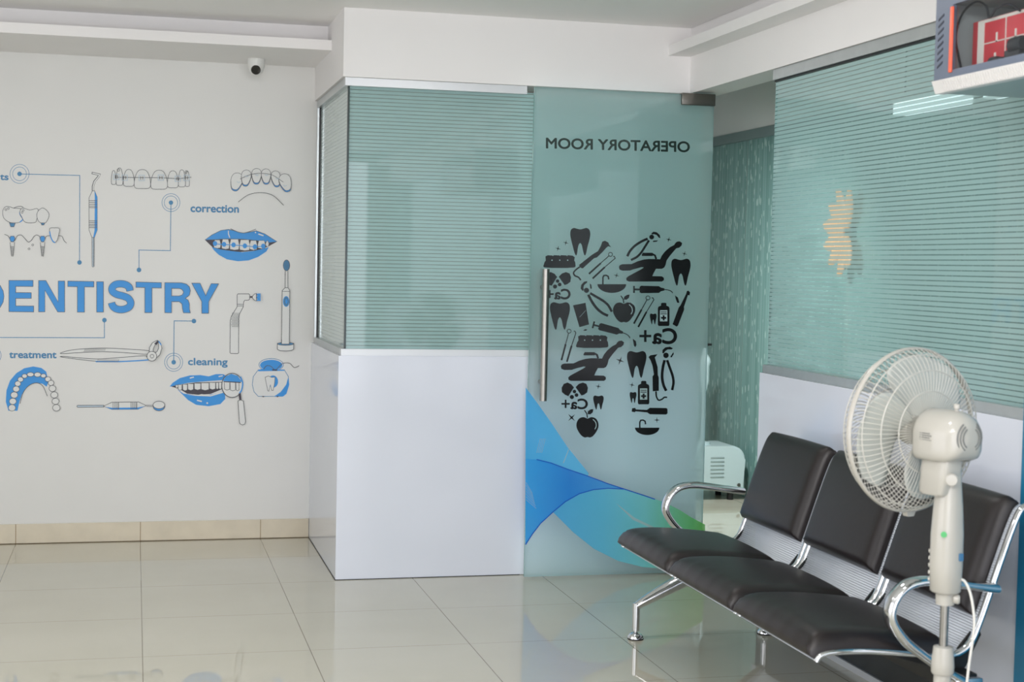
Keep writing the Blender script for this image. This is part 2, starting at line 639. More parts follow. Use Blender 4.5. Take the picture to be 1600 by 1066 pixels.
# ceiling with its light troughs
boxes('ceiling', [(XL, XR - .005, -2.1, 7.35, ZC, ZC + .12), (XL, XP, 7.35, YB, ZC, ZC + .12)], 'ceiling', 'smooth pale grey ceiling', 'ceiling')
bm = bmesh.new()
box(bm, XL, XP, 7.20, YB, 2.42, 2.467)
box(bm, XL, XP, 7.35, YB, 2.467, ZC)
struct('trim_1', bm, 'beam', 'white stepped ceiling cove above the mural wall', 'ceiling cove')
bm = bmesh.new()
box(bm, 2.40, XR, -2.05, YP - .012, 2.42, 2.467)
struct('trim_2', bm, 'beam', 'white ceiling cove ledge along the right beam', 'ceiling cove')
bm = bmesh.new()
box(bm, XP, 2.66, YP - .012, 7.0, 2.25, 2.9)
box(bm, XP, 1.04, 7.0, YB, 2.25, 2.9)
struct('wall_partition_beam', bm, 'beam', 'white boxed beam over the striped front glass', 'beam')
boxes('wall_right_beam', [(XR, 2.66, -2.05, YP - .012, 2.25, 2.9)], 'beam', 'white boxed beam over the striped right glass', 'beam')

# partition: laminate dado, frames, panes
bm = bmesh.new()
box(bm, XP, 2.60, YP, YP + .02, 0.002, 1.012)
struct('wall_partition_front', bm, 'panel', 'white laminate dado panel below the front glass', 'wall panel')
bm = bmesh.new()
box(bm, XP, XP + .018, YP + .02, YB, 0.002, 1.012)
struct('wall_partition_side', bm, 'panel', 'narrow white laminate side panel meeting the mural wall', 'wall panel')
boxes('wall_partition_core', [(XP + .02, 2.60, YP + .022, YP + .09, 0.002, 1.008), (XP + .02, XP + .09, YP + .09, YB, 0.002, 1.008)], 'panel')


def pane(name, axis, plane, a0, a1, z0, z1, th, film, label, edge='edge_glass', parent=None, kind='structure', front=-1):
    """a sheet of glass: film on the face towards the room, clear back, green edges"""
    bm = bmesh.new()
    p0, p1 = plane, plane + th

    def V(a, p, z):
        return bm.verts.new((a, p, z) if axis == 'y' else (p, a, z))
    f = [V(a0, p0, z0), V(a1, p0, z0), V(a1, p0, z1), V(a0, p0, z1)]
    b = [V(a0, p1, z0), V(a1, p1, z0), V(a1, p1, z1), V(a0, p1, z1)]
    bm.faces.new(f).material_index = 0
    bm.faces.new(list(reversed(b))).material_index = 1
    for i in range(4):
        j = (i + 1) % 4
        bm.faces.new((f[i], f[j], b[j], b[i])).material_index = 2
    o = obj(name, bm, [film, 'clear', edge], parent, smooth=False)
    if parent is None:
        o['kind'] = kind
        o['label'] = label
        o['category'] = 'glass'
    return o


w1 = pane('window_1', 'y', YP + .034, 0.922, 2.60, 1.035, 2.222, .01, 'strip_glass', 'pale teal glass with thin horizontal stripes over the front panel')
boxes('top_rail', [(XP + .012, 1.731, YP + .006, YP + .06, 2.213, 2.2495)], 'alu_white', parent=w1)
boxes('bottom_rail', [(XP + .012, 2.60, YP + .012, YP + .07, 1.012, 1.042)], 'alu_white', parent=w1)
boxes('corner_seal', [(0.914, 0.9225, YP + .028, YP + .045, 1.042, 2.213)], 'dark_seal', parent=w1)
w2 = pane('window_2', 'x', 0.917, YP + .046, YB - .02, 1.035, 2.222, .01, 'side_glass', 'narrow striped side glass between corner and mural wall')
boxes('top_rail', [(XP + .012, 0.95, YP + .06, YB, 2.213, 2.2495)], 'alu', parent=w2)
boxes('bottom_rail', [(XP + .012, 0.95, YP + .07, YB, 1.012, 1.042)], 'alu', parent=w2)
boxes('wall_channel', [(XP + .012, 0.94, YB - .026, YB, 1.042, 2.213)], 'alu', parent=w2)
boxes('wall_seal', [(0.909, 0.917, YB - .034, YB - .026, 1.042, 2.213)], 'gap', parent=w2)

# right wall
YJ = 5.83
boxes('wall_right', [(2.50, 2.60, -2.05, YJ, 0.20, 1.012)], 'panel', 'white laminate dado wall behind the bench', 'wall panel')
boxes('baseboard_right', [(2.515, 2.60, -2.05, YJ - .004, 0.022, 0.20)], 'plinth', 'black plinth under the right wall panel', 'baseboard')
boxes('trim_3', [(2.508, 2.60, -2.05, YJ - .002, 0.0, 0.024)], 'alu_white', 'pale strip along the foot of the right wall', 'trim')
w3 = pane('window_3', 'x', 2.534, YJ, -2.0, 1.035, 2.222, .01, 'strip_glass', 'long striped teal glass above the bench and fan')
boxes('top_rail', [(XR + .010, 2.585, -2.0, YJ, 2.207, 2.2495)], 'alu', parent=w3)
boxes('sill_rail', [(XR + .002, 2.59, -2.0, YJ, 1.012, 1.045)], 'alu', parent=w3)
boxes('top_seal', [(2.528, 2.55, -2.0, YJ, 2.200, 2.208)], 'gap', parent=w3)

# operatory passage behind the glass
bm = bmesh.new()
box(bm, XF, XF + .02, 1.0, 11.0, 0.0, 2.27)
w4 = struct('window_4', bm, 'leaf', 'green frosted glass wall with leaf pattern beyond the doorway', 'glass')
boxes('header_rail', [(XF - .025, XF + .02, 1.0, 11.0, 2.25, 2.31)], mat('grey_header', (128, 146, 146), 0.4, metal=0.3), parent=w4)
boxes('joint_strip', [(XF - .004, XF, 9.02, 9.035, 0.0, 2.25)], mat('joint_grey', (110, 140, 135), 0.4), parent=w4)
boxes('wall_passage_upper', [(XF - .005, XF + .1, 1.0, 11.0, 2.29, 3.0)], 'wall', 'white wall above the leaf-patterned glass', 'wall')
boxes('wall_passage_end', [(0.9, XF, 11.0, 11.1, 0, 3.0)], 'wall', 'white wall at the end of the passage', 'wall')
boxes('wall_passage_front', [(2.66, XF, 0.9, 1.0, 0, 3.0)], 'wall', 'white wall closing the operatory', 'wall')
boxes('wall_passage_inner', [(2.57, 2.60, YP + .1, 9.4, 0, 2.9)], 'wall', 'inner wall behind the partition', 'wall')
boxes('wall_partition_rear', [(0.93, 2.60, 9.4, 9.5, 0, 2.9), (0.87, 0.93, YB + .12, 9.4, 0, 2.9)], 'wall', 'rear wall of the glazed room', 'wall')
boxes('ceiling_passage', [(2.66, XF + .1, 0.9, 11.1, 2.9, 3.0), (XP, 2.66, 6.9, 11.1, 2.9, 3.0)], 'ceiling', 'ceiling of the operatory passage', 'ceiling')

# ------------------------------------------------------------------ lamps of the rooms, and added fill
for i, (x, y) in enumerate(CEIL_LAMPS):
    t = thing('ceiling_light', 'square flush ceiling light panel in the waiting room', 'ceiling light', (x, y, ZC), 'waiting room ceiling lights')
    bm = bmesh.new()
    box(bm, x - .17, x + .17, y - .17, y + .17, ZC - .018, ZC - .001, bev=.004)
    obj('frame', bm, 'cctv', t)
    bm = bmesh.new()
    box(bm, x - .15, x + .15, y - .15, y + .15, ZC - .0195, ZC - .0165)
    obj('diffuser', bm, 'lamp_white', t)
    area('ceiling_lamp_glow', (x, y, ZC - .03), (0, 0, 0), .3, .3, 7.0 if x > 0 else 3.5, (1, .97, .97))
for x, y in SPOTS:
    t = thing('ceiling_spotlight', 'white ceiling spotlight tilted towards the partition', 'ceiling light', (x, y, ZC), 'spotlights on the waiting room ceiling')
    P0 = Vector((x, y, ZC - .16))
    dv = (SPOT_AIM - P0).normalized()
    bm = bmesh.new()
    tube(bm, [(x, y, ZC), (x, y, ZC - .12)], .012, 12)
    obj('stem', bm, 'cctv', t)
    bm = bmesh.new()
    lathe(bm, [(0, -.03), (.08, -.03), (.115, .0), (.12, .02), (.11, .02), (.11, .012), (0, .012)], P0, dv, 28)
    obj('shade', bm, 'cctv', t)
    bm = bmesh.new()
    lathe(bm, [(0, .0125), (.108, .0125), (.108, .0145), (0, .0145)], P0, dv, 28)
    obj('lens', bm, 'lamp_white', t)
    lo = area('spot_glow', P0 + dv * .03, (0, 0, 0), .21, .21, 9.5, (1, .98, .97))
    lo.rotation_euler = dv.to_track_quat('-Z', 'Y').to_euler()
t = thing('added_lamp', 'small added fill lamp, unseen, inside the passage behind the partition', 'lamp', (2.60, 7.45, 1.95))  # added out of sight to brighten the low unit and leaf glass
bm = bmesh.new()
box(bm, 2.60, 2.64, 7.30, 7.60, 1.88, 2.02, bev=.006)
obj('lamp_body', bm, 'cctv', t)
lo = area('passage_fill_light', (2.66, 7.45, 1.95), (0, 0, 0), .12, .28, 42, (1, 1, 1))
lo.data.spread = rad(120)
lo.rotation_euler = Vector((0.60, 0.60, -0.75)).to_track_quat('-Z', 'Z').to_euler()
area('glazed_room_lamp_glow', (1.75, 8.1, 2.8), (0, 0, 0), .5, .5, 5, (1, 0.99, 0.97))


# ------------------------------------------------------------------ flat artwork (vinyl cut-outs)
def onto_y(Y):
    def f(px, py, lift):
        d = RGT * ((px - 800) / F_PX) - UPV * ((py - 533) / F_PX) + FWD
        P = EYE + d * (Y / d.y)
        P.y -= lift
        return P
    return f


class Art:
    """vinyl shapes: outlines are read off a crop (origin ox, oy, magnification s) and laid on a wall plane"""

    def __init__(self, ox, oy, s, place, lift=0.0006, step=0.00025):
        self.o, self.s, self.place, self.z, self.step = (ox, oy), s, place, lift, step
        self.parts = []

    def p(self, q):
        return (self.o[0] + q[0] / self.s, self.o[1] + q[1] / self.s)

    def fill(self, pts, m, holes=(), smooth=0):
        if smooth:
            pts = [(v.x, v.y) for v in catmull([(a, b, 0) for a, b in pts], smooth, True)]
        loops = [[Vector((a, b, 0)) for a, b in pts]] + [[Vector((a, b, 0)) for a, b in h] for h in holes]
        tris = tessellate_polygon(loops)
        allp = [(v.x, v.y) for l in loops for v in l]
        self.parts.append((allp, tris, m, self.z))
        self.z += self.step
        return self

    def line(self, pts, m, w=3.6, closed=False, smooth=0, taper=False):
        if smooth:
            pts = [(v.x, v.y) for v in catmull([(a, b, 0) for a, b in pts], smooth, closed)]
        n = len(pts)
        V, Fc = [], []
        for i in range(n):
            a = pts[(i - 1) % n] if (closed or i > 0) else pts[i]
            b = pts[(i + 1) % n] if (closed or i < n - 1) else pts[i]
            c = pts[i]
            d1 = Vector((c[0] - a[0], c[1] - a[1]))
            d2 = Vector((b[0] - c[0], b[1] - c[1]))
            d1 = d1.normalized() if d1.length > 1e-9 else d2.normalized()
            d2 = d2.normalized() if d2.length > 1e-9 else d1
            t = (d1 + d2)
            t = t.normalized() if t.length > 1e-6 else d1
            nrm = Vector((-t.y, t.x))
            k = max(0.5, abs(nrm.dot(Vector((-d1.y, d1.x)))))
            ww = w / 2 / k
            if taper:
                ww *= 0.35 + 0.65 * i / (n - 1)
            V += [(c[0] + nrm.x * ww, c[1] + nrm.y * ww), (c[0] - nrm.x * ww, c[1] - nrm.y * ww)]
        for i in range(n if closed else n - 1):
            j = (i + 1) % n
            Fc.append((2 * i, 2 * i + 1, 2 * j + 1, 2 * j))
        self.parts.append((V, Fc, m, self.z))
        self.z += self.step
        return self

    def shape(self, pts, m, ink='ink', w=3.6, smooth=0):
        if m:
            self.fill(pts, m, smooth=smooth)
        if ink:
            self.line(pts, ink, w, True, smooth)
        return self

    @staticmethod
    def circ(cx, cy, rx, ry=None, n=28, rot=0.0):
        ry = ry or rx
        return [(cx + rx * cos(2 * pi * k / n) * cos(rot) - ry * sin(2 * pi * k / n) * sin(rot),
                 cy + rx * cos(2 * pi * k / n) * sin(rot) + ry * sin(2 * pi * k / n) * cos(rot)) for k in range(n)]

    def dot(self, cx, cy, rx, m, ry=None, n=24, rot=0.0):
        return self.fill(self.circ(cx, cy, rx, ry, n, rot), m)

    def ring(self, cx, cy, rx, m, w=3.6, ry=None, n=36):
        return self.line(self.circ(cx, cy, rx, ry, n), m, w, True)

    def text(self, s, x0, x1, ybase0, ybase1, cap, m, mirror=False, bold=0.02, ascii_h=0.72):
        """a line of writing between x0 and x1 on a baseline from ybase0 to ybase1; cap = height of a capital"""
        cu = bpy.data.curves.new('t', 'FONT')
        cu.body = s
        cu.size = 1.0
        to = bpy.data.objects.new('t', cu)
        C.objects.link(to)
        dg = bpy.context.evaluated_depsgraph_get()
        me = bpy.data.meshes.new_from_object(to.evaluated_get(dg))
        xs = [v.co.x for v in me.vertices]
        lo, hi = min(xs), max(xs)
        V = []
        for v in me.vertices:
            u = (v.co.x - lo) / (hi - lo)
            if mirror:
                u = 1 - u
            V.append((x0 + (x1 - x0) * u, ybase0 + (ybase1 - ybase0) * u - v.co.y / ascii_h * cap))
        Fc = [tuple(p.vertices) for p in me.polygons]
        bpy.data.objects.remove(to)
        bpy.data.curves.remove(cu)
        bpy.data.meshes.remove(me)
        d = bold / ascii_h * cap
        for i, (ex, ey) in enumerate(((0, 0), (1, 0), (-1, 0), (0, 1), (0, -1), (.7, .7), (-.7, .7), (.7, -.7), (-.7, -.7)) if bold else ((0, 0),)):
            self.parts.append(([(x + ex * d, y + ey * d) for x, y in V], Fc, m, self.z))
            self.z += self.step * .5
        return self

    def build(self, name, parent=None, label=None, cat=None, group=None):
        names = []
        bm = bmesh.new()
        for V, Fc, m, z in self.parts:
            if m not in names:
                names.append(m)
            vs = [bm.verts.new(self.place(*self.p(q), z)) for q in V]
            for f in Fc:
                if len(set(f)) < 3:
                    continue
                try:
                    bm.faces.new([vs[i] for i in f]).material_index = names.index(m)
                except ValueError:
                    pass
        bm.normal_update()
        for f in bm.faces:
            if f.normal.y > 0:
                f.normal_flip()
        o = obj(name, bm, names, parent, smooth=False, normals=False)
        if label:
            tag(o, label, cat, group)
        return o


WALL = onto_y(YB)
A_ = lambda: Art(0, 240, 4.846, WALL)
B_ = lambda: Art(140, 240, 4.706, WALL)
C_ = lambda: Art(0, 420, 3.947, WALL)
D_ = lambda: Art(250, 390, 3.552, WALL)
WD = 'wall drawing'

# the big word
a = C_()
LET = {
    'D': ([(-150, 70), (-62, 70), (-30, 78), (2, 104), (20, 138), (25, 170), (20, 205), (2, 238), (-28, 260), (-62, 266), (-150, 266)],
          [[(-106, 108), (-66, 108), (-42, 118), (-26, 142), (-20, 170), (-26, 200), (-42, 222), (-66, 231), (-106, 231)]]),
    'E': ([(55, 72), (204, 72), (204, 110), (97, 109), (97, 147), (193, 148), (193, 183), (97, 183), (97, 229), (208, 230), (208, 267), (55, 265)], []),
    'N': ([(238, 73), (283, 73), (359, 206), (359, 76), (399, 76), (399, 267), (356, 267), (277, 133), (277, 266), (238, 266)], []),
    'T': ([(418, 76), (579, 79), (579, 113), (521, 112), (521, 268), (477, 268), (477, 111), (418, 110)], []),
    'I': ([(596, 80), (638, 80), (638, 268), (596, 268)], []),
    't': ([(838, 82), (995, 86), (995, 119), (937, 118), (937, 271), (893, 271), (893, 116), (838, 115)], []),
    'R': ([(1016, 86), (1120, 87), (1150, 95), (1168, 112), (1174, 136), (1168, 163), (1142, 183), (1160, 193), (1168, 216), (1168, 250),
           (1174, 272), (1131, 272), (1125, 246), (1122, 217), (1105, 203), (1058, 203), (1058, 272), (1016, 271)],
          [[(1058, 121), (1108, 122), (1124, 129), (1132, 145), (1124, 161), (1106, 168), (1058, 168)]]),
    'Y': ([(1182, 89), (1234, 90), (1268, 166), (1302, 92), (1348, 93), (1287, 203), (1286, 275), (1244, 275), (1244, 203)], []),
}
for k, (pts, holes) in LET.items():
    a.fill(pts, 'blue', holes)
    a.line(pts, 'ink', 3.0, True)
    for h in holes:
        a.line(h, 'ink', 3.0, True)
sp = [(802, 137), (796, 115), (776, 99), (745, 93), (712, 98), (692, 117), (694, 140), (720, 158), (758, 168), (790, 182), (806, 208),
      (798, 234), (772, 248), (742, 252), (712, 245), (694, 228), (688, 209)]
a.line(sp, 'ink', 45, smooth=4)
a.line([(801.5, 135)] + sp[1:-1] + [(688.5, 211)], 'blue', 40, smooth=4)
a.build('mural_lettering', label='large bold blue word lettering across the white wall', cat='wall lettering')

a = B_().text('correction', 744, 1096, 428, 434, 58, 'blue_line', bold=0.030)
a.build('mural_lettering', label='small blue word lettering beneath the drawing of braced teeth', cat='wall lettering')
a = C_().text('cleaning', 1161, 1402, 593, 595, 44, 'blue_line', bold=0.030)
a.build('mural_lettering', label='small blue word lettering above the lips with the round mirror', cat='wall lettering')
a = C_().text('treatment', 58, 347, 550, 551, 44, 'blue_line', bold=0.030)
a.build('mural_lettering', label='small blue word lettering above the blue horseshoe of teeth', cat='wall lettering')
a = A_().text('ts', 2, 63, 198, 200, 50, 'blue_line', bold=0.030)
a.build('mural_lettering', label='last two small blue letters beside the topmost ringed dot', cat='wall lettering')

# connector lines with ringed dots
a = A_()
a.ring(148, 154, 72, 'blue_line', 3.4).ring(148, 154, 52, 'blue_line', 3.4).dot(148, 154, 17, 'blue_line')
a.line([(148, 155), (604, 166), (602, 820)], 'blue_line', 5).dot(602, 825, 17, 'blue_line')
a.build('connector_drawing', label='blue ringed dot and line ending left of the upright dental scaler', cat=WD, group='mural connector lines')
a = B_()
a.ring(598, 361, 66, 'blue_line', 3.4).ring(598, 361, 49, 'blue_line', 3.4).dot(598, 361, 16, 'blue_line')
a.line([(598, 361), (594, 714), (363, 710), (363, 855)], 'blue_line', 5).dot(363, 856, 17, 'blue_line')
a.build('connector_drawing', label='blue ringed dot under the braced teeth with stepped line', cat=WD, group='mural connector lines')
a = C_()
a.ring(1071, 577, 56, 'blue_line', 3).ring(1071, 577, 42, 'blue_line', 3).dot(1071, 577, 14, 'blue_line')
a.line([(1071, 577), (1074, 322), (1195, 323)], 'blue_line', 4.4).dot(1196, 323, 14, 'blue_line')
a.build('connector_drawing', label='blue ringed dot above the lips with the round mirror', cat=WD, group='mural connector lines')
a = C_()
a.dot(644, 317, 14, 'blue_line').line([(644, 317), (644, 426), (-120, 424), (-120, 535)], 'blue_line', 4.4)
a.ring(-45, 535, 52, 'blue_line', 3).ring(-45, 535, 38, 'blue_line', 3)
a.build('connector_drawing', label='long blue line above the extraction forceps running off the wall', cat=WD, group='mural connector lines')

# dental scaler
a = A_()
a.line([(695, 147), (752, 160), (745, 176), (715, 212), (704, 248), (704, 282)], 'ink', 17)
a.line([(700, 148), (754, 161), (748, 174), (716, 214), (706, 248), (706, 284)], 'white_v', 9)
a.shape([(700, 282), (716, 282), (736, 330), (736, 580), (714, 636), (696, 636), (674, 580), (674, 335)], 'white_v')
a.fill([(716, 284), (736, 330), (736, 580), (714, 636), (706, 634), (716, 580), (718, 330)], 'blue')
for y in (357, 370, 384, 398, 410, 509, 522, 536, 548, 561):
    a.line([(674, y), (736, y)], 'ink', 4)
a.shape([(697, 636), (713, 636), (712, 855), (705, 860), (698, 855)], 'blue_pale')
a.line([(708, 638), (708, 852)], 'ink', 3)
a.build('dental_scaler_drawing', label='upright blue and white hooked dental scaler drawn on the wall', cat=WD)

# teeth with braces
a = B_()
tl = [(160, 125, 34, 102), (195, 106, 50, 128), (248, 117, 80, 124), (328, 118, 120, 140), (450, 123, 122, 140), (572, 127, 80, 125), (652, 120, 52, 125), (702, 128, 32, 114)]
for x, y, ww, h in sorted(tl, key=lambda t: t[2]):
    a.shape([(x + ww * .5, y), (x + ww * .78, y + h * .1), (x + ww * .97, y + h * .5), (x + ww * .96, y + h * .94), (x + ww * .5, y + h), (x + ww * .04, y + h * .94),
             (x + ww * .03, y + h * .5), (x + ww * .22, y + h * .1)], 'white_v', smooth=4)
a.line([(205, 175), (380, 177), (525, 178), (650, 186), (748, 174)], 'ink', 4)
for x, y in ((197, 172), (258, 178), (383, 180), (524, 178), (648, 186), (712, 180)):
    a.line([(x - 20, y - 20), (x + 20, y - 20), (x + 20, y + 20), (x - 20, y + 20)], 'blue_pale', 4, True)
    a.line([(x - 8, y - 12), (x - 8, y + 12)], 'ink', 4).line([(x + 8, y - 12), (x + 8, y + 12)], 'ink', 4)
a.ring(212, 122, 9, 'ink', 3).ring(710, 136, 9, 'ink', 3)
a.build('braced_teeth_drawing', label='outline row of upper teeth joined by a straight brace wire', cat=WD)

# six teeth over a wire
a = B_()
six = [((1080, 205), 0.25, 46, 66), ((1150, 177), 0.12, 38, 58), ((1227, 164), 0.03, 38, 56), ((1297, 166), -0.03, 37, 55), ((1370, 183), -0.15, 36, 58), ((1440, 212), -0.3, 46, 66)]
for (cx, cy), r, ww, h in six:
    base = [(-.75, -.75), (0, -1), (.75, -.75), (.95, -.1), (.55, .8), (0, 1), (-.55, .8), (-.95, -.1)]
    pts = [(cx + (x * cos(-r) - y * sin(-r) * 1.0) * 1 * (ww if True else 1) / 1.0 * 1.0 if False else cx + x * ww * cos(r) + y * h * sin(r) * -1,
            cy + x * ww * sin(r) + y * h * cos(r)) for x, y in base]
    a.shape([(x, y + 6) for x, y in pts], 'blue', 'ink', 3.6, 4)
    a.shape([(cx + (x - cx) * .98, cy + (y - cy) * .95 - 1) for x, y in pts], 'white_v', 'ink', 3.0, 4)
a.line([(1105, 188), (1180, 156), (1262, 146), (1345, 160), (1425, 212)], 'ink', 3.4, smooth=6)
for x, y in ((1095, 212), (1155, 168), (1230, 160), (1300, 160), (1380, 186), (1436, 238)):
    a.line([(x - 14, y - 6), (x, y + 3), (x + 14, y - 4)], 'blue_pale', 4)
a.line([(1092, 357), (1165, 305), (1255, 288), (1345, 308), (1426, 381)], 'ink', 4, smooth=6)
a.build('lingual_wire_drawing', label='arched outline of six teeth with an arc under them', cat=WD)

# lips with braces
a = B_()
up = [(848, 635), (900, 598), (965, 566), (1020, 558), (1060, 566), (1100, 580), (1135, 585), (1175, 578), (1225, 568), (1290, 592), (1378, 648), (1320, 656), (1230, 640), (1130, 630), (1000, 628), (910, 634)]
a.fill([(848, 635), (905, 690), (960, 715), (1110, 724), (1240, 712), (1320, 680), (1378, 648), (1250, 632), (1000, 628)], 'dark_ink')
a.shape(up, 'blue')
a.fill([(898, 688), (960, 705), (1050, 718), (1120, 726), (1210, 716), (1316, 690), (1300, 720), (1240, 760), (1170, 786), (1090, 792), (1010, 778), (950, 745), (915, 712)], 'blue')
for x0, x1, y0, y1 in ((912, 965, 636, 697), (970, 1028, 630, 704), (1030, 1100, 630, 710), (1102, 1178, 634, 714), (1176, 1232, 640, 710), (1236, 1292, 640, 700), (1294, 1318, 642, 685)):
    a.shape([(x0 + 8, y0), (x1 - 8, y0), (x1, (y0 + y1) / 2), (x1 - 4, y1 - 4), ((x0 + x1) / 2, y1), (x0 + 2, y1 - 6), (x0, (y0 + y1) / 2)], 'white_v', 'ink', 2.6)
a.line([(915, 664), (990, 670), (1060, 673), (1140, 679), (1215, 686), (1280, 682)], 'blue', 5)
for x, y in ((922, 662), (988, 668), (1058, 672), (1141, 679), (1215, 686), (1276, 681)):
    a.dot(x, y, 16, 'blue', 18)
a.line([(1020, 568), (1020, 590), (1030, 618)], 'white_v', 7).line([(1240, 592), (1278, 604)], 'white_v', 9).dot(1219, 581, 5, 'white_v')
a.line([(1036, 553), (1090, 577), (1135, 584), (1180, 572), (1222, 556)], 'ink', 4, smooth=4)
a.build('lips_drawing', label='blue smiling lips showing teeth with square braces', cat=WD)

# implants and bridge
a = A_()
a.shape([(70, 520), (30, 490), (20, 440), (38, 405), (70, 402), (105, 414), (160, 420), (150, 460), (172, 500), (150, 520), (110, 526)], 'white_v', smooth=3)
a.line([(160, 425), (150, 450), (165, 480), (172, 500), (150, 520)], 'blue', 8, smooth=3)
a.shape([(192, 520), (165, 480), (150, 445), (170, 412), (225, 428), (278, 416), (290, 440), (278, 500), (262, 523)], 'white_v', smooth=3)
a.shape([(325, 412), (362, 440), (372, 472), (350, 520), (320, 528), (290, 510), (279, 465), (292, 432)], 'white_v', smooth=3)
a.line([(105, 412), (135, 402), (160, 400), (178, 408)], 'ink', 4, smooth=3)
for x, y in ((44, 425), (64, 416), (176, 430), (168, 446), (220, 722), (248, 692)):
    a.ring(x, y, 7, 'ink', 3)
a.shape([(72, 526), (116, 526), (106, 555), (82, 555)], 'blue_line').shape([(310, 526), (340, 526), (332, 541), (316, 541)], 'blue_line')
a.line([(34, 612), (62, 625), (80, 655), (95, 668), (115, 655), (130, 625), (160, 617), (190, 645), (215, 671), (240, 655), (258, 628), (280, 617), (300, 630), (318, 668), (335, 660), (350, 628), (378, 622)], 'ink', 4, smooth=3)
a.line([(445, 622), (470, 628), (485, 660), (505, 678)], 'ink', 4, smooth=3)
for cx in (94, 323):
    a.shape([(cx - 12, 626), (cx + 12, 626), (cx + 20, 645), (cx + 10, 668), (cx - 10, 668), (cx - 20, 645)], 'blue')
    a.line([(cx - 17, 672), (cx - 15, 700), (cx - 10, 740), (cx - 6, 778)], 'ink', 3.4).line([(cx + 17, 672), (cx + 15, 700), (cx + 10, 740), (cx + 6, 778)], 'ink', 3.4)
    for k in range(8):
        h = 16 - 1.3 * k
        a.line([(cx - h, 702 + 10 * k), (cx + h, 708 + 10 * k)], 'ink', 3.6)
a.shape([(378, 568), (412, 563), (450, 568), (446, 610), (434, 655), (415, 676), (398, 655), (380, 610)], 'white_v', smooth=3)
a.line([(377, 590), (385, 630), (402, 665), (418, 675)], 'blue', 8, smooth=3)
a.build('implant_drawing', label='line drawing of three-tooth bridge above two screw implants', cat=WD)

# forceps
a = C_()
a.shape([(376, 519), (440, 502), (540, 493), (660, 490), (800, 497), (915, 506), (915, 528), (800, 520), (640, 512), (500, 517), (390, 524)], 'white_v', smooth=3)
a.shape([(376, 544), (460, 556), (600, 571), (740, 572), (860, 566), (925, 562), (905, 545), (888, 537), (740, 548), (600, 557), (480, 549), (390, 541)], 'white_v', smooth=3)
a.line([(590, 573), (740, 573), (860, 567), (922, 562)], 'blue', 7)
for k in range(13):
    for j in range(3):
        a.dot(520 + 10.5 * k + 3 * j, 510 - .8 * k - 6 * j, 2.4, 'ink', n=6)
        a.dot(600 + 10.5 * k + 3 * j, 574 - .1 * k - 6 * j, 2.4, 'ink', n=6)
a.shape([(920, 515), (922, 485), (940, 455), (970, 440), (978, 450), (955, 470), (944, 495), (945, 512)], 'white_v')
a.shape([(955, 558), (985, 530), (998, 490), (990, 458), (974, 442), (978, 465), (978, 490), (968, 510), (950, 520)], 'white_v')
a.fill([(950, 462), (972, 441), (980, 450), (966, 468)], 'dark_ink')
a.line([(978, 446), (994, 470)], 'blue', 6)
a.shape(Art.circ(936, 538, 30, 30), 'white_v').ring(937, 538, 11, 'ink', 3)
a.build('forceps_drawing', label='outline extraction forceps lying level under the big word', cat=WD)

# dental arch
a = C_()
a.fill([(52, 876), (36, 820), (40, 750), (62, 690), (100, 645), (150, 614), (205, 603), (255, 612), (285, 635), (290, 660), (300, 690), (288, 728), (262, 710), (228, 704),
        (190, 712), (160, 735), (135, 775), (120, 820), (108, 876)], 'blue')
for x, y, rx, ry in ((74, 858, 22, 20), (79, 818, 22, 19), (88, 779, 22, 19), (100, 742, 20, 18), (110, 709, 18, 16), (127, 683, 17, 15), (152, 662, 16, 13), (188, 652, 21, 13),
                     (232, 653, 21, 14), (268, 660, 16, 12), (296, 681, 18, 15), (315, 704, 18, 16), (324, 738, 21, 19), (335, 778, 22, 19), (343, 817, 22, 19), (348, 857, 23, 20)):
    a.shape(Art.circ(x, y, rx, ry, 16), 'white_v', 'ink', 3)
a.line([(124, 832), (140, 772), (168, 730), (205, 707), (240, 706), (268, 728), (292, 785)], 'ink', 3.6, smooth=5)
a.build('dental_arch_drawing', label='blue horseshoe of round white teeth low on the wall', cat=WD)

# mirror tool
a = C_()
a.shape([(478, 843), (640, 842), (640, 853), (478, 855), (474, 849)], 'blue_pale')
a.shape([(638, 848), (690, 824), (855, 822), (902, 844), (850, 867), (690, 868)], 'white_v')
a.fill([(645, 852), (690, 858), (850, 856), (895, 848), (850, 867), (690, 868)], 'blue')
for x in (696, 706, 716, 726, 732, 808, 818, 828, 838, 844):
    a.line([(x, 824), (x, 868)], 'ink', 2.6)
a.line([(902, 845), (942, 846)], 'ink', 10).line([(902, 845), (942, 846)], 'white_v', 4)
a.shape(Art.circ(980, 847, 36, 29), 'blue').shape(Art.circ(980, 840, 36, 23), 'white_v')
a.build('mouth_mirror_drawing', label='level blue and white mouth mirror tool beside the horseshoe of teeth', cat=WD)

# lips with a mirror
a = D_()
a.fill([(60, 760), (110, 775), (150, 800), (210, 806), (280, 802), (345, 775), (350, 735), (200, 738), (100, 752)], 'dark_ink')
a.fill([(53, 762), (70, 740), (110, 714), (165, 699), (225, 697), (270, 704), (310, 692), (350, 692), (365, 700), (345, 725), (250, 732), (160, 740), (95, 752)], 'blue')
a.fill([(95, 775), (130, 800), (180, 806), (215, 812), (270, 808), (330, 792), (360, 775), (362, 830), (335, 858), (270, 870), (200, 862), (155, 835), (125, 805)], 'blue')
for x0, x1, y0, y1 in ((86, 100, 752, 770), (100, 122, 750, 782), (126, 152, 748, 784), (154, 186, 745, 782), (190, 226, 742, 780), (228, 272, 740, 782), (274, 308, 738, 778), (310, 325, 738, 776), (326, 342, 737, 776)):
    a.shape([(x0, y0), (x1, y0), (x1 - 1, y1 - 5), ((x0 + x1) / 2, y1), (x0 + 1, y1 - 6)], 'white_v', 'ink', 2.6)
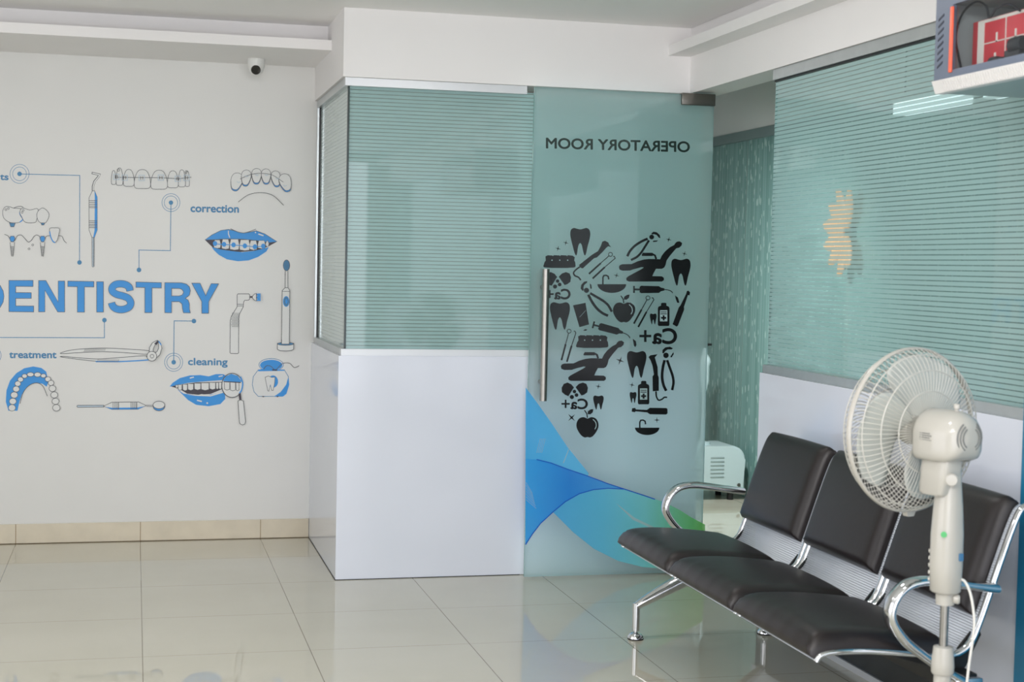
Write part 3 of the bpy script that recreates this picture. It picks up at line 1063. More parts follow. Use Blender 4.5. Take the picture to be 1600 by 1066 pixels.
a.fill([(150, 806), (205, 808), (230, 802), (280, 808), (345, 785), (350, 795), (280, 815), (205, 812)], 'white_v')
a.line([(165, 713), (188, 708)], 'white_v', 6).line([(325, 705), (348, 700)], 'white_v', 6).line([(205, 836), (232, 843)], 'white_v', 7).dot(262, 852, 5, 'white_v')
a.shape(Art.circ(400, 754, 58, 67), 'white_v', 'ink', 5)
a.fill([(348, 728), (365, 703), (395, 690), (430, 700), (452, 730), (444, 740), (400, 733), (356, 730)], 'blue')
a.line([(446, 705), (458, 740), (452, 780), (440, 796)], 'blue', 7, smooth=4)
a.line([(352, 733), (400, 735), (448, 738)], 'dark_ink', 5)
for x0, x1, y1 in ((356, 386, 780), (388, 418, 784), (420, 438, 784)):
    a.line([(x0, 738), (x0 + 2, y1 - 5), ((x0 + x1) / 2, y1), (x1, y1 - 5), (x1, 738)], 'ink', 2.6)
a.line([(441, 798), (446, 836)], 'dark_ink', 13)
a.shape([(432, 840), (446, 834), (462, 840), (474, 955), (470, 968), (456, 973), (443, 966), (440, 955)], 'white_v', 'ink', 3.2)
a.build('lips_drawing', label='blue open laughing lips inspected with a round mirror', cat=WD)

# polishing handpiece
a = D_()
a.shape([(428, 252), (434, 246), (492, 246), (498, 252), (498, 274), (492, 281), (470, 282), (464, 292), (462, 318), (440, 360), (437, 380), (436, 574), (430, 578), (392, 577), (388, 572),
         (390, 395), (396, 370), (428, 318)], 'white_v', 'ink', 3.4)
a.line([(430, 304), (462, 304)], 'ink', 3).line([(430, 313), (462, 313)], 'ink', 3)
for j in range(10):
    for k in range(6):
        a.dot(398 + 7 * k + (3.5 if j % 2 else 0) + max(0, (4 - j)) * 1.0, 354 + 8 * j, 2.3, 'ink', n=6)
a.line([(498, 263), (514, 263)], 'dark_ink', 9)
a.shape([(512, 258), (525, 245), (533, 244), (533, 285), (524, 282), (512, 270)], 'white_v', 'ink', 3)
a.fill([(533, 246), (556, 243), (557, 285), (533, 284), (540, 275), (534, 265), (540, 256)], 'blue')
a.build('polisher_drawing', label='outline polishing handpiece with a small blue brush', cat=WD)

# toothbrush on stand
a = D_()
a.shape(Art.circ(702, 88, 18, 30), 'blue_line', 'ink', 3)
for j in range(9):
    for k in range(5):
        if abs(k - 2) * 6 < 17 - abs(j - 4) * 2:
            a.dot(690 + 6 * k + (3 if j % 2 else 0), 64 + 6 * j, 1.5, 'ink', n=5)
a.line([(694, 118), (693, 215)], 'ink', 3).line([(709, 118), (709, 215)], 'ink', 3)
a.shape([(693, 212), (709, 212), (719, 226), (716, 522), (673, 522), (677, 228)], 'white_v', 'ink', 3.2)
a.line([(678, 232), (719, 232)], 'ink', 2.6)
a.shape(Art.circ(699, 288, 16, 28), 'blue_line', 'blue', 3).shape(Art.circ(700, 288, 9, 17), 'blue', 'ink', 2)
a.shape([(650, 520), (650, 553), (665, 561), (700, 563), (728, 560), (740, 553), (741, 520)], 'white_v', 'ink', 3.2)
a.shape(Art.circ(695, 523, 45, 8), 'blue_line', 'ink', 3)
a.fill([(674, 500), (716, 500), (716, 524), (674, 524)], 'white_v').line([(674, 500), (673, 524), (716, 524), (716, 500)], 'ink', 3)
a.build('toothbrush_drawing', label='outline electric toothbrush standing on its round charger', cat=WD)

# floss box
a = D_()
a.shape(Art.circ(617, 640, 68, 35), 'white_v', 'blue_line', 3).shape(Art.circ(617, 642, 62, 30), 'blue', None)
a.shape([(545, 668), (690, 668), (712, 705), (715, 750), (700, 800), (680, 815), (545, 815), (522, 790), (512, 750), (518, 705)], 'white_v', 'blue_line', 3)
a.fill([(545, 668), (575, 660), (690, 668), (690, 673), (545, 676)], 'blue')
a.fill([(712, 708), (717, 750), (702, 800), (684, 815), (634, 815), (670, 790), (700, 750)], 'blue')
a.shape(Art.circ(627, 733, 28, 34), 'blue', None)
a.shape([(583, 710), (600, 702), (620, 710), (638, 708), (636, 740), (628, 782), (620, 782), (612, 750), (604, 786), (598, 784), (590, 745)], 'white_v', 'ink', 2.6)
a.line([(575, 665), (590, 646), (615, 648), (640, 668), (670, 640), (690, 630), (720, 632), (745, 655), (772, 645)], 'ink', 3, smooth=5)
a.line([(622, 668), (650, 670)], 'dark_ink', 6)
a.dot(573, 816, 6, 'dark_ink', 3).dot(652, 816, 6, 'dark_ink', 3)
a.build('floss_box_drawing', label='round floss box with blue lid drawn at the corner', cat=WD)

# ------------------------------------------------------------------ the glass door
YD = 6.694
d1 = pane('door_1', 'y', YD, 1.742, 2.604, 0.008, 2.236, .012, 'door_glass', 'open frosted glass door with black tooth collage and blue waves')
d1['category'] = 'door'
d1['kind'] = 'structure'
DOOR = onto_y(YD)
OFF[d1.name] = Vector((0, 0, 0))

# patch fitting and handles
bm = bmesh.new()
box(bm, 2.442, 2.606, YD - .014, YD + .026, 2.188, 2.2425, bev=.003)
obj('pivot_fitting', bm, 'steel_dark', d1)
bm = bmesh.new()
box(bm, 2.455, 2.606, YD - .014, YD + .026, 0.0, 0.06, bev=.003)
obj('floor_pivot', bm, 'steel_dark', d1)
for yy, x0, nm in ((YD - .062, 1.797, 'handle'), (YD + .046, 1.797, 'handle')):
    bm = bmesh.new()
    tube(bm, [(x0, yy, 0.822), (x0, yy, 1.418)], 0.0165, 20)
    h = obj(nm, bm, 'steel', d1)
    for z in (0.905, 1.335):
        bm = bmesh.new()
        a0 = yy + .014 if yy < YD else YD + .0125
        a1 = YD - .0005 if yy < YD else yy - .014
        tube(bm, [(x0, a0, z), (x0, a1, z)], 0.010, 14)
        obj('standoff', bm, 'steel', h)

# printed waves
M['wave_a'] = wave_material('pale_blue_wave', [(0.0, (70, 172, 232)), (1.0, (96, 190, 236))], 1.74, 2.1, 0.92)
M['wave_b'] = wave_material('blue_wave', [(0.0, (52, 160, 232)), (0.45, (38, 134, 222)), (1.0, (70, 160, 225))], 1.74, 2.2, 0.95)
M['wave_c'] = wave_material('cyan_green_wave', [(0.0, (66, 168, 226)), (0.35, (92, 190, 226)), (0.62, (118, 205, 212)), (0.82, (112, 196, 150)), (1.0, (92, 182, 84))], 1.85, 2.6, 0.88)
M['wave_line'] = mat('dark_blue_wave_edge', (24, 92, 196), 0.2)
M['wave_streak'] = mat('white_wave_streak', (196, 222, 224), 0.3, alpha=0.5)
a = Art(800, 580, 3.134, DOOR, lift=0.0005, step=0.0002)
a.fill([(67, 80), (130, 165), (190, 250), (270, 370), (375, 500), (372, 516), (270, 480), (190, 450), (120, 433), (66, 430)], 'wave_a')
a.fill([(66, 430), (120, 433), (190, 450), (270, 480), (375, 516), (470, 552), (550, 578), (470, 574), (400, 580), (330, 600), (260, 640), (200, 690), (140, 745), (100, 797), (65, 850)], 'wave_b')
a.fill([(200, 690), (260, 640), (330, 600), (400, 580), (470, 574), (550, 578), (660, 615), (740, 640), (820, 680), (880, 718), (945, 752), (944, 990), (880, 985), (760, 968), (640, 960), (520, 930), (400, 870), (300, 790)], 'wave_c')
a.fill([(510, 648), (600, 718), (700, 766), (800, 800), (700, 778), (590, 728)], 'wave_streak')
a.line([(120, 433), (190, 450), (270, 480), (375, 516), (470, 552), (550, 578), (660, 614), (700, 628)], 'wave_line', 5)
a.line([(66, 850), (100, 797), (140, 745), (200, 690), (260, 640), (330, 600), (400, 580), (470, 574), (550, 578)], 'wave_line', 5)
for k in range(7):
    a.line([(68, 545 + 14 * k), (100 + 3 * k, 600 + 12 * k)], 'wave_streak', 2)
for k in range(4):
    a.line([(120 + 8 * k, 400), (138 + 8 * k, 330)], 'wave_streak', 2)
a.line([(250, 450), (278, 380)], 'wave_streak', 4)
w_ = a.build('wave_print', d1)
w_['label'] = 'swooping blue to green wave print'

# mirrored sign
a = Art(820, 130, 5.077, DOOR, lift=0.0005)
a.text('OPERATORY ROOM', 170, 1306, 515, 546, 84, 'sign_v', mirror=True, bold=0.026)
s_ = a.build('sign_lettering', d1)
s_['label'] = 'dark mirror-reversed sign lettering'

# tooth-shaped collage of icons
a = Art(820, 340, 5.517, DOOR, lift=0.0005, step=0.00004)
DY = (510 - 340) * 5.517      # the lower crop starts this far down
K = 'black_v'


def tooth(x0, x1, y0, y1):
    ww, h = x1 - x0, y1 - y0
    pts = [(.02, .22), (.06, .06), (.2, 0), (.36, .03), (.5, .05), (.64, .03), (.8, 0), (.94, .06), (.99, .22), (.95, .42), (.86, .66), (.80, .88), (.735, 1.0), (.66, .90),
           (.60, .68), (.55, .58), (.5, .55), (.45, .58), (.40, .68), (.35, .92), (.30, 1.0), (.22, .88), (.14, .66), (.06, .42)]
    a.fill([(x0 + ww * u, y0 + h * v) for u, v in pts], K, smooth=3)


def star(cx, cy, r, rot=0.2):
    pts = []
    for k in range(8):
        rr = r if k % 2 == 0 else r * .2
        pts.append((cx + rr * cos(rot + k * pi / 4), cy + rr * sin(rot + k * pi / 4)))
    a.fill(pts, K)


def capsule(ox, oy, k=1.0):
    """two half capsules tipped apart with pellets falling between them"""
    def P(l):
        return [(ox + x * k, oy + y * k) for x, y in l]
    a.fill(P([(108, 42), (60, 118), (30, 105), (4, 82), (2, 45), (20, 12), (52, 0), (85, 15)]), K)
    a.fill(P([(122, 40), (150, 12), (185, 0), (215, 12), (228, 45), (222, 85), (195, 105), (172, 112)]), K)
    for x, y, r in ((112, 78, 15), (130, 108, 16), (90, 125, 18)):
        a.dot(ox + x * k, oy + y * k, r * k, K, n=16)


def ca_plus(x0, x1, yb, cap):
    """the calcium sign, mirror-reversed like the rest of the door"""
    ww = x1 - x0
    a.text('Ca', x0 + ww * .36, x1, yb, yb, cap, K, mirror=True, bold=0.03)
    px, py, r = x0 + ww * .16, yb - cap * .48, ww * .16
    a.line([(px - r, py), (px + r, py)], K, cap * .16).line([(px, py - r), (px, py + r)], K, cap * .16)


def braces(x0, y0):
    P = [(0, 95), (12, 60), (22, 45), (20, 10), (40, 0), (78, 2), (85, 8), (92, 0), (140, 2), (146, 8), (152, 0), (200, 2), (206, 8), (214, 0), (255, 4), (272, 18), (268, 45), (276, 60), (280, 95),
         (272, 105), (210, 110), (70, 110), (8, 104)]
    a.fill([(x0 + x, y0 + y) for x, y in P], K)
    for x in (76, 143, 211):
        a.dot(x0 + x, y0 + 43, 5.5, 'pale_v', n=10)


def picks(rx, ry, hx, hy, qx, qy, ex, ey):
    """a mouth mirror with its ring and a probe beside it"""
    a.ring(rx, ry, 17, K, 6)
    d = Vector((hx - rx, hy - ry)).normalized()
    m1 = Vector((rx, ry)) + (Vector((hx, hy)) - Vector((rx, ry))) * .45
    a.line([(rx + d.x * 17, ry + d.y * 17), (m1.x, m1.y)], K, 7).line([(m1.x, m1.y), (hx, hy)], K, 15)
    m2 = Vector((qx, qy)) + (Vector((ex, ey)) - Vector((qx, qy))) * .45
    a.line([(qx - 14, qy - 14), (qx - 2, qy - 12), (qx + 4, qy + 4), (m2.x, m2.y)], K, 7).line([(m2.x, m2.y), (ex, ey)], K, 15)


def dental_chair(ox, oy):
    P = [(5, 228), (0, 205), (10, 190), (30, 183), (110, 181), (160, 158), (215, 142), (262, 137), (318, 138), (355, 140), (372, 105), (400, 70), (440, 36), (478, 16), (482, 6), (500, -12), (525, -15),
         (545, 0), (540, 22), (520, 40), (495, 46), (470, 74), (440, 110), (412, 150), (402, 190), (390, 212), (370, 222), (320, 222), (300, 258), (288, 285), (370, 287), (388, 300), (388, 320), (372, 332),
         (85, 332), (66, 322), (64, 302), (82, 286), (200, 222), (215, 210), (195, 208), (130, 225), (95, 237), (30, 238)]
    a.fill([(ox + x, oy + y) for x, y in P], K)
    a.line([(ox + 206, oy + 96), (ox + 290, oy + 96), (ox + 312, oy + 108), (ox + 322, oy + 138)], K, 16)
    a.fill([(ox + 195, oy + 105), (ox + 206, oy + 84), (ox + 290, oy + 84), (ox + 300, oy + 100), (ox + 290, oy + 112), (ox + 200, oy + 112)], K)


def forceps(cx, cy, ang, s=1.0):
    """pliers with a round pivot; at ang 0 the handles hang straight down"""
    def P(l):
        return [(cx + (x * cos(ang) - y * sin(ang)) * s, cy + (x * sin(ang) + y * cos(ang)) * s) for x, y in l]
    a.dot(cx, cy, 24 * s, K, n=20)
    a.fill(P([(-32, -20), (-30, -48), (-5, -70), (35, -76), (62, -62), (50, -52), (15, -52), (-8, -36), (-18, -18)]), K)
    a.fill(P([(40, 8), (66, -30), (68, -10), (52, 16), (42, 20)]), K)
    a.line(P([(-12, 42), (-28, 110), (-34, 190), (-22, 260), (2, 312)]), K, 24 * s, smooth=5, taper=False)
    a.line(P([(10, 42), (34, 110), (58, 180), (66, 240), (54, 306)]), K, 22 * s, smooth=5)


def sink(x0, x1, y0, y1, fx, fy):
    cx, rx, h = (x0 + x1) / 2, (x1 - x0) / 2, y1 - y0
    a.fill([(x0, y0), (x1, y0)] + [(cx + rx * .96 * cos(t), y0 + h * sin(t)) for t in [i * pi / 14 for i in range(0, 15)]], K)
    a.line([(fx, y0), (fx, fy + 18), (fx + 8, fy + 2), (fx + 28, fy), (fx + 46, fy + 10), (fx + 50, fy + 36)], K, 12)


def apple(cx, cy, k=1.0):
    P = [(0, -68), (-32, -80), (-68, -70), (-90, -36), (-92, 5), (-74, 45), (-48, 78), (-22, 92), (0, 88), (22, 92), (48, 78), (74, 45), (92, 5), (90, -36), (68, -70), (32, -80)]
    a.fill([(cx + x * k, cy + y * k) for x, y in P], K, smooth=3)
    a.line([(cx + (46) * k, cy - 62 * k), (cx + 68 * k, cy - 38 * k), (cx + 74 * k, cy - 5 * k), (cx + 62 * k, cy + 22 * k)], 'pale_v', 7 * k, smooth=4)
    a.line([(cx - 25 * k, cy - 138 * k), (cx - 6 * k, cy - 110 * k), (cx, cy - 74 * k)], K, 9 * k)
    a.fill([(cx, cy - 105 * k), (cx + 4 * k, cy - 130 * k), (cx + 28 * k, cy - 146 * k), (cx + 50 * k, cy - 148 * k), (cx + 44 * k, cy - 120 * k), (cx + 25 * k, cy - 104 * k)], K)


def syringe(x0, y0, ang):
    def P(l):
        return [(x0 + x * cos(ang) - y * sin(ang), y0 + x * sin(ang) + y * cos(ang)) for x, y in l]
    a.line(P([(0, -30), (0, 30)]), K, 14).line(P([(0, 0), (55, 0)]), K, 15)
    a.fill(P([(48, -22), (62, -32), (215, -28), (232, -16), (262, -9), (262, 9), (232, 16), (215, 30), (62, 32), (48, 24)]), K)
    a.line(P([(255, 0), (290, 4), (318, 14), (334, 30)]), K, 7, smooth=3)


def bottle(x0, x1, y0, y1):
    ww, h = x1 - x0, y1 - y0
    P = [(.28, .12), (.28, .03), (.36, 0), (.66, 0), (.74, .03), (.74, .12), (.95, .17), (1, .24), (1, .94), (.94, 1), (.06, 1), (0, .94), (0, .24), (.05, .17)]
    a.fill([(x0 + ww * u, y0 + h * v) for u, v in P], K)
    a.fill([(x0 + ww * .18, y0 + h * .32), (x0 + ww * .82, y0 + h * .32), (x0 + ww * .82, y0 + h * .80), (x0 + ww * .18, y0 + h * .80)], 'pale_v')
    for v in (.40, .48):
        a.line([(x0 + ww * .24, y0 + h * v), (x0 + ww * .76, y0 + h * v)], K, 7)
    cx, cy = x0 + ww * .5, y0 + h * .65
    a.line([(cx - 22, cy), (cx + 22, cy)], K, 16).line([(cx, cy - 22), (cx, cy + 22)], K, 16)


def brush(P):
    a.fill(P, K)


# upper half
tooth(388, 566, 90, 328)
for q in ((285, 268, 26), (354, 218, 26), (1240, 190, 26), (1376, 312, 24), (790, 500, 26)):
    star(*q, rot=0.25)
braces(158, 325)
a.fill([(466, 410), (580, 320), (630, 290), (655, 245), (668, 208), (690, 200), (720, 216), (728, 238), (745, 256), (718, 248), (700, 262), (672, 295), (620, 345), (595, 352), (500, 438), (484, 436)], K)
a.line([(476, 424), (440, 450), (420, 478), (432, 502), (462, 515), (482, 540)], K, 13, smooth=4)
picks(738, 318, 552, 486, 774, 348, 584, 526)
forceps(1093, 168, rad(52), 0.86)
dental_chair(810, 220)
tooth(1258, 1430, 355, 588)
capsule(170, 470)
ca_plus(180, 390, 702, 88)
tooth(212, 390, 730, 968)
a.fill([(415, 757), (522, 735), (552, 922), (470, 945)], K)
a.line([(470, 860), (525, 800)], 'pale_v', 2)
forceps(530, 628, rad(-40), 0.92)
sink(620, 878, 575, 650, 672, 498)
apple(852, 812)
a.line([(905, 735), (940, 765), (945, 805), (928, 850)], K, 9, smooth=4)
syringe(940, 620, 0.0)
picks(1060, 693, 938, 915, 1106, 706, 976, 944)
tooth(1075, 1135, 828, 922)
bottle(1145, 1245, 735, 935)
brush([(1272, 920), (1325, 775), (1338, 760), (1388, 660), (1395, 634), (1408, 630), (1422, 645), (1418, 672), (1404, 668), (1370, 770), (1372, 792), (1318, 932), (1305, 940)])
a.fill([(1292, 670), (1318, 690), (1330, 735), (1312, 735), (1300, 705)], K)
syringe(590, 925, 0.26)
# lower half
star(820, 295 + DY, 40, 0.35)
star(632, 518 + DY, 26)
star(922, 505 + DY, 26)
star(402, 787 + DY, 42, 0.8)
star(1136, 808 + DY, 28, 0.0)
ca_plus(985, 1305, 147 + DY, 132)
picks(380, 42 + DY, 314, 292 + DY, 434, 54 + DY, 361, 306 + DY)
braces(438, 76 + DY)
a.fill([(500, 38 + DY), (515, 25 + DY), (538, 27 + DY), (525, 38 + DY)], K)
dental_chair(308, 138 + DY)
a.fill([(928, 106 + DY), (955, 128 + DY), (960, 160 + DY), (950, 180 + DY), (938, 165 + DY)], K)
tooth(875, 1047, 213 + DY, 445 + DY)
a.fill([(1064, 265 + DY), (1078, 250 + DY), (1110, 245 + DY), (1142, 240 + DY), (1118, 268 + DY), (1142, 350 + DY), (1144, 420 + DY), (1152, 440 + DY), (1152, 555 + DY), (1100, 560 + DY), (1098, 432 + DY),
        (1110, 415 + DY), (1098, 340 + DY), (1082, 295 + DY)], K)
a.line([(1128, 560 + DY), (1132, 605 + DY), (1150, 636 + DY), (1180, 628 + DY), (1200, 612 + DY), (1224, 612 + DY)], K, 13, smooth=4)
forceps(1214, 250 + DY, 0.0, 0.98)
bottle(972, 1070, 470 + DY, 672 + DY)
tooth(900, 960, 566 + DY, 662 + DY)
brush([(918, 735 + DY), (922, 706 + DY), (948, 702 + DY), (955, 716 + DY), (1050, 720 + DY), (1075, 702 + DY), (1218, 704 + DY), (1227, 714 + DY), (1227, 750 + DY), (1216, 760 + DY), (1075, 758 + DY), (1052, 742 + DY), (952, 732 + DY), (946, 740 + DY)])
sink(942, 1162, 873 + DY, 937 + DY, 988, 808 + DY)
capsule(313, 484 + DY)
ca_plus(313, 537, 710 + DY, 88)
tooth(585, 678, 596 + DY, 718 + DY)
apple(537, 864 + DY, 1.02)
t_ = a.build('tooth_collage_print', d1)
t_['label'] = 'black dental icons grouped in the outline of a molar'

# ------------------------------------------------------------------ security camera under the cove
cx, cy, cz = 0.573, 7.655, 2.42
t = thing('security_camera', 'small white dome security camera with black lens under the ceiling cove', 'camera', (cx, cy, cz))
bm = bmesh.new()
lathe(bm, [(0.043, 0.0), (0.043, -0.018), (0.040, -0.040), (0.036, -0.052), (0.0, -0.058)], (cx, cy, cz), segs=28)
obj('base', bm, 'cctv', t)
bm = bmesh.new()
bmesh.ops.create_uvsphere(bm, u_segments=28, v_segments=16, radius=0.0365)
bmesh.ops.translate(bm, vec=(cx, cy - .004, cz - .046), verts=bm.verts)
obj('ball', bm, 'cctv', t)
dv = Vector((-0.13, -0.92, -0.34)).normalized()
bm = bmesh.new()
lathe(bm, [(0.0225, 0.026), (0.0235, 0.034), (0.0215, 0.0375), (0.0, 0.0385)], Vector((cx, cy - .004, cz - .046)), dv, 24)
o = obj('lens', bm, 'lens', t)
o['label'] = 'round black lens'

# ------------------------------------------------------------------ waiting bench
BY = [(4.826, 5.380), (4.262, 4.816), (3.698, 4.252)]
bx = Vector((2.16, 4.54, 0))
bench = thing('waiting_bench', 'chrome three-seat waiting bench with dark brown padded seats along the right wall', 'bench', bx)
SHELL = [(1.772, .392), (1.785, .408), (1.83, .416), (1.93, .414), (2.05, .402), (2.13, .392), (2.185, .394), (2.228, .420), (2.252, .468), (2.278, .54), (2.312, .64), (2.344, .730), (2.367, .782), (2.386, .799)]
prof = catmull([(x, z, 0) for x, z in SHELL], 6)
PR = [(p.x, p.y) for p in prof]
SL = [0.0]
for (x0, z0), (x1, z1) in zip(PR, PR[1:]):
    SL.append(SL[-1] + math.hypot(x1 - x0, z1 - z0))


def prof_at(s):
    s = max(0, min(SL[-1] - 1e-6, s))
    for i in range(len(SL) - 1):
        if SL[i] <= s <= SL[i + 1]:
            t = (s - SL[i]) / (SL[i + 1] - SL[i])
            (x0, z0), (x1, z1) = PR[i], PR[i + 1]
            d = Vector((x1 - x0, z1 - z0)).normalized()
            return x0 + (x1 - x0) * t, z0 + (z1 - z0) * t, -d.y, d.x     # normal points to the sitter
    return None


def s_where(cond):
    for (x, z), s in zip(PR, SL):
        if cond(x, z):
            return s
    return SL[-1]


def pad(s0, s1, y0, y1, thick, wave=0.0):
    """a stuffed cushion lying on the shell between arc lengths s0 and s1"""
    bm = bmesh.new()
    nu, nv = 30, 26

    def e(t, r):
        # rounded shoulder: 0 at the rim, 1 in the middle
        d = min(t, 1 - t)
        return 1.0 if d >= r else math.sqrt(max(0, 1 - (1 - d / r) ** 2))
    top, bot = [], []
    for i in range(nu + 1):
        u = 0.5 - 0.5 * cos(pi * i / nu)
        s = s0 + (s1 - s0) * u
        ra, rb = [], []
        for j in range(nv + 1):
            v = 0.5 - 0.5 * cos(pi * j / nv)
            x, z, nx, nz = prof_at(s)
            h = thick * min(e(u, .11), e(v, .085)) ** 0.9
            h *= 0.80 + 0.20 * sin(pi * v) ** .6
            if wave:
                h += wave * sin(v * 38 + u * 5) * max(0, 1 - abs(u - .06) * 12) * sin(pi * v)
            yy = y0 + (y1 - y0) * v
            ra.append(bm.verts.new((x + nx * (h + .004), yy, z + nz * (h + .004))))
            rb.append(bm.verts.new((x + nx * .003, yy, z + nz * .003)))
        top.append(ra)
        bot.append(rb)
    for g in (top, bot):
        for i in range(nu):
            for j in range(nv):
                bm.faces.new((g[i][j], g[i + 1][j], g[i + 1][j + 1], g[i][j + 1]))
    for i in range(nu):
        for j in (0, nv):
            bm.faces.new((top[i][j], top[i + 1][j], bot[i + 1][j], bot[i][j]))
    for j in range(nv):
        for i in (0, nu):
            bm.faces.new((top[i][j], top[i][j + 1], bot[i][j + 1], bot[i][j]))
    return bm


s_seat1 = s_where(lambda x, z: x > 2.165)
s_back0 = s_where(lambda x, z: z > .488 and x > 2.2)
for y0, y1 in BY:
    bm = bmesh.new()
    uv = bm.loops.layers.uv.new('UVMap')
    rows = []
    for (x, z), s in zip(PR, SL):
        rows.append((bm.verts.new((x, y0 + .014, z)), bm.verts.new((x, y1 - .014, z)), s))
    for (a0, b0, sa), (a1, b1, sb) in zip(rows, rows[1:]):
        f = bm.faces.new((a0, a1, b1, b0))
        for lp, q in zip(f.loops, ((0, sa), (0, sb), (y1 - y0, sb), (y1 - y0, sa))):
            lp[uv].uv = q
    o = obj('seat_shell', bm, 'perf', bench, angle=60)
    o['label'] = 'grey perforated metal shell'
    so = o.modifiers.new('thickness', 'SOLIDIFY')
    so.thickness = 0.002
    for yy in (y0 + .011, y1 - .011):
        bm = bmesh.new()
        tube(bm, [(x + .002, yy, z - .002) for x, z in PR], (.0125, .009), 10, ref=(0, 1, 0))
        obj('side_rail', bm, 'chrome', bench, angle=60)
    o = obj('seat_cushion', pad(0.004, s_seat1, y0 + .006, y1 - .006, .056, .0026), 'leather', bench, angle=60)
    o['label'] = 'dark brown padded seat'
    o = obj('back_cushion', pad(s_back0, SL[-1], y0 + .036, y1 - .010, .046, .0), 'leather', bench, angle=60)
    o['label'] = 'dark brown padded backrest'
bm = bmesh.new()
box(bm, 2.15, 2.23, 3.66, 5.52, .300, .350, bev=.004)
obj('cross_beam', bm, 'black_metal', bench)
for y0, y1 in BY:
    for yy in (y0 + .03, y1 - .03):
        bm = bmesh.new()
        prism(bm, [(1.98, .398), (2.19, .385), (2.262, .47), (2.275, .44), (2.235, .36), (2.23, .35), (2.15, .35)], 'y', yy - .004, yy + .004)
        obj('seat_bracket', bm, 'black_metal', bench, smooth=False)
ARM = [(2.272, .584), (2.20, .594), (2.12, .606), (2.055, .611), (2.005, .600), (1.972, .570), (1.958, .530), (1.968, .495), (2.005, .450), (2.055, .412), (2.11, .375), (2.16, .345), (2.19, .33)]
for yy in (5.425, 3.655):
    bm = bmesh.new()
    pts = [(p.x, yy, p.y) for p in catmull([(x, z, 0) for x, z in ARM], 6)]
    tube(bm, pts, (.028, .0135), 16, ref=(0, 1, 0))
    tube(bm, [(x - .0, yy - .019, z) for x, y, z in pts], .0075, 8)
    tube(bm, [(x - .0, yy + .019, z) for x, y, z in pts], .0075, 8)
    o = obj('armrest', bm, 'chrome', bench, angle=60)
    o['label'] = 'looped chrome armrest'
for yy in (5.53, 3.655):
    bm = bmesh.new()
    arc = catmull([(1.888, .128, 0), (1.95, .162, 0), (2.03, .202, 0), (2.11, .238, 0), (2.19, .275, 0), (2.27, .242, 0), (2.35, .188, 0), (2.425, .128, 0)], 6)
    tube(bm, [(p.x, yy, p.y) for p in arc], [.015 + .015 * sin(pi * k / (len(arc) - 1)) for k in range(len(arc))], 16, ref=(0, 1, 0))
    box(bm, 2.15, 2.23, yy - .024, yy + .024, .27, .345, bev=.004)
    for xx in (1.888, 2.425):
        tube(bm, [(xx, yy, .034), (xx, yy, .140)], .0145, 16)
        tube(bm, [(xx, yy, .018), (xx, yy, .036)], .007, 10)
    leg = obj('leg', bm, 'chrome', bench, angle=50)
    for xx in (1.888, 2.425):
        bm = bmesh.new()
        lathe(bm, [(0.0, .0035), (.031, .0035), (.030, .012), (.022, .021), (.009, .027), (0.0, .027)], (xx, yy, 0), segs=24)
        ft = obj('foot', bm, 'chrome', leg)
        bm = bmesh.new()
        lathe(bm, [(0.0, .0), (.031, .0), (.031, .005), (0.0, .005)], (xx, yy, 0), segs=24)
        # rubber sole shares the foot's footprint
        me_ = bpy.data.meshes.new('sole')
        bmesh.ops.translate(bm, vec=-bx, verts=bm.verts)
        bm.to_mesh(me_)
        bm.free()
        me_.materials.append(M['rubber'])
        so_ = bpy.data.objects.new('sole', me_)
        bpy.data.meshes.remove(me_) if False else None
        n_ = len(ft.data.materials)
        bm2 = bmesh.new()
        bm2.from_mesh(ft.data)
        k0 = len(bm2.faces)
        bm2.from_mesh(me_)
        bm2.faces.ensure_lookup_table()
        for f in bm2.faces[k0:]:
            f.material_index = 1
        bm2.to_mesh(ft.data)
        bm2.free()
        ft.data.materials.append(M['rubber'])
        bpy.data.objects.remove(so_)
        bpy.data.meshes.remove(me_)

# ------------------------------------------------------------------ pedestal fan
FB = Vector((1.984, 3.42, 0))
fan = thing('pedestal_fan', 'cream pedestal fan with round wire guard in front of the bench', 'fan', FB)
AX = Vector((-sin(rad(15)), cos(rad(15)), 0.0))
SD = Vector((cos(rad(15)), sin(rad(15)), 0))       # to the right seen from behind the fan
HZ = 1.028


def L(a, s, z):
    return Vector((FB.x, FB.y, 0)) + AX * a + SD * s + Vector((0, 0, z))


bm = bmesh.new()
lathe(bm, [(0, 0), (.172, 0), (.172, .012), (.16, .026), (.09, .045), (.035, .062), (.028, .09), (0, .09)], FB, segs=48)
obj('base', bm, 'fan', fan)
bm = bmesh.new()
lathe(bm, [(.0215, .05), (.0215, .448), (0, .448)], FB, segs=24)
obj('outer_tube', bm, 'fan', fan)
bm = bmesh.new()
lathe(bm, [(.0255, .425), (.0285, .43), (.0285, .452), (.0245, .494), (.012, .497), (.012, .44)], FB, segs=28)
obj('height_collar', bm, 'fan', fan)
bm = bmesh.new()
lathe(bm, [(0, .44), (.0105, .44), (.0105, .66), (0, .66)], FB, segs=20)
o = obj('pole', bm, 'steel', fan)
o['label'] = 'bare steel pole'


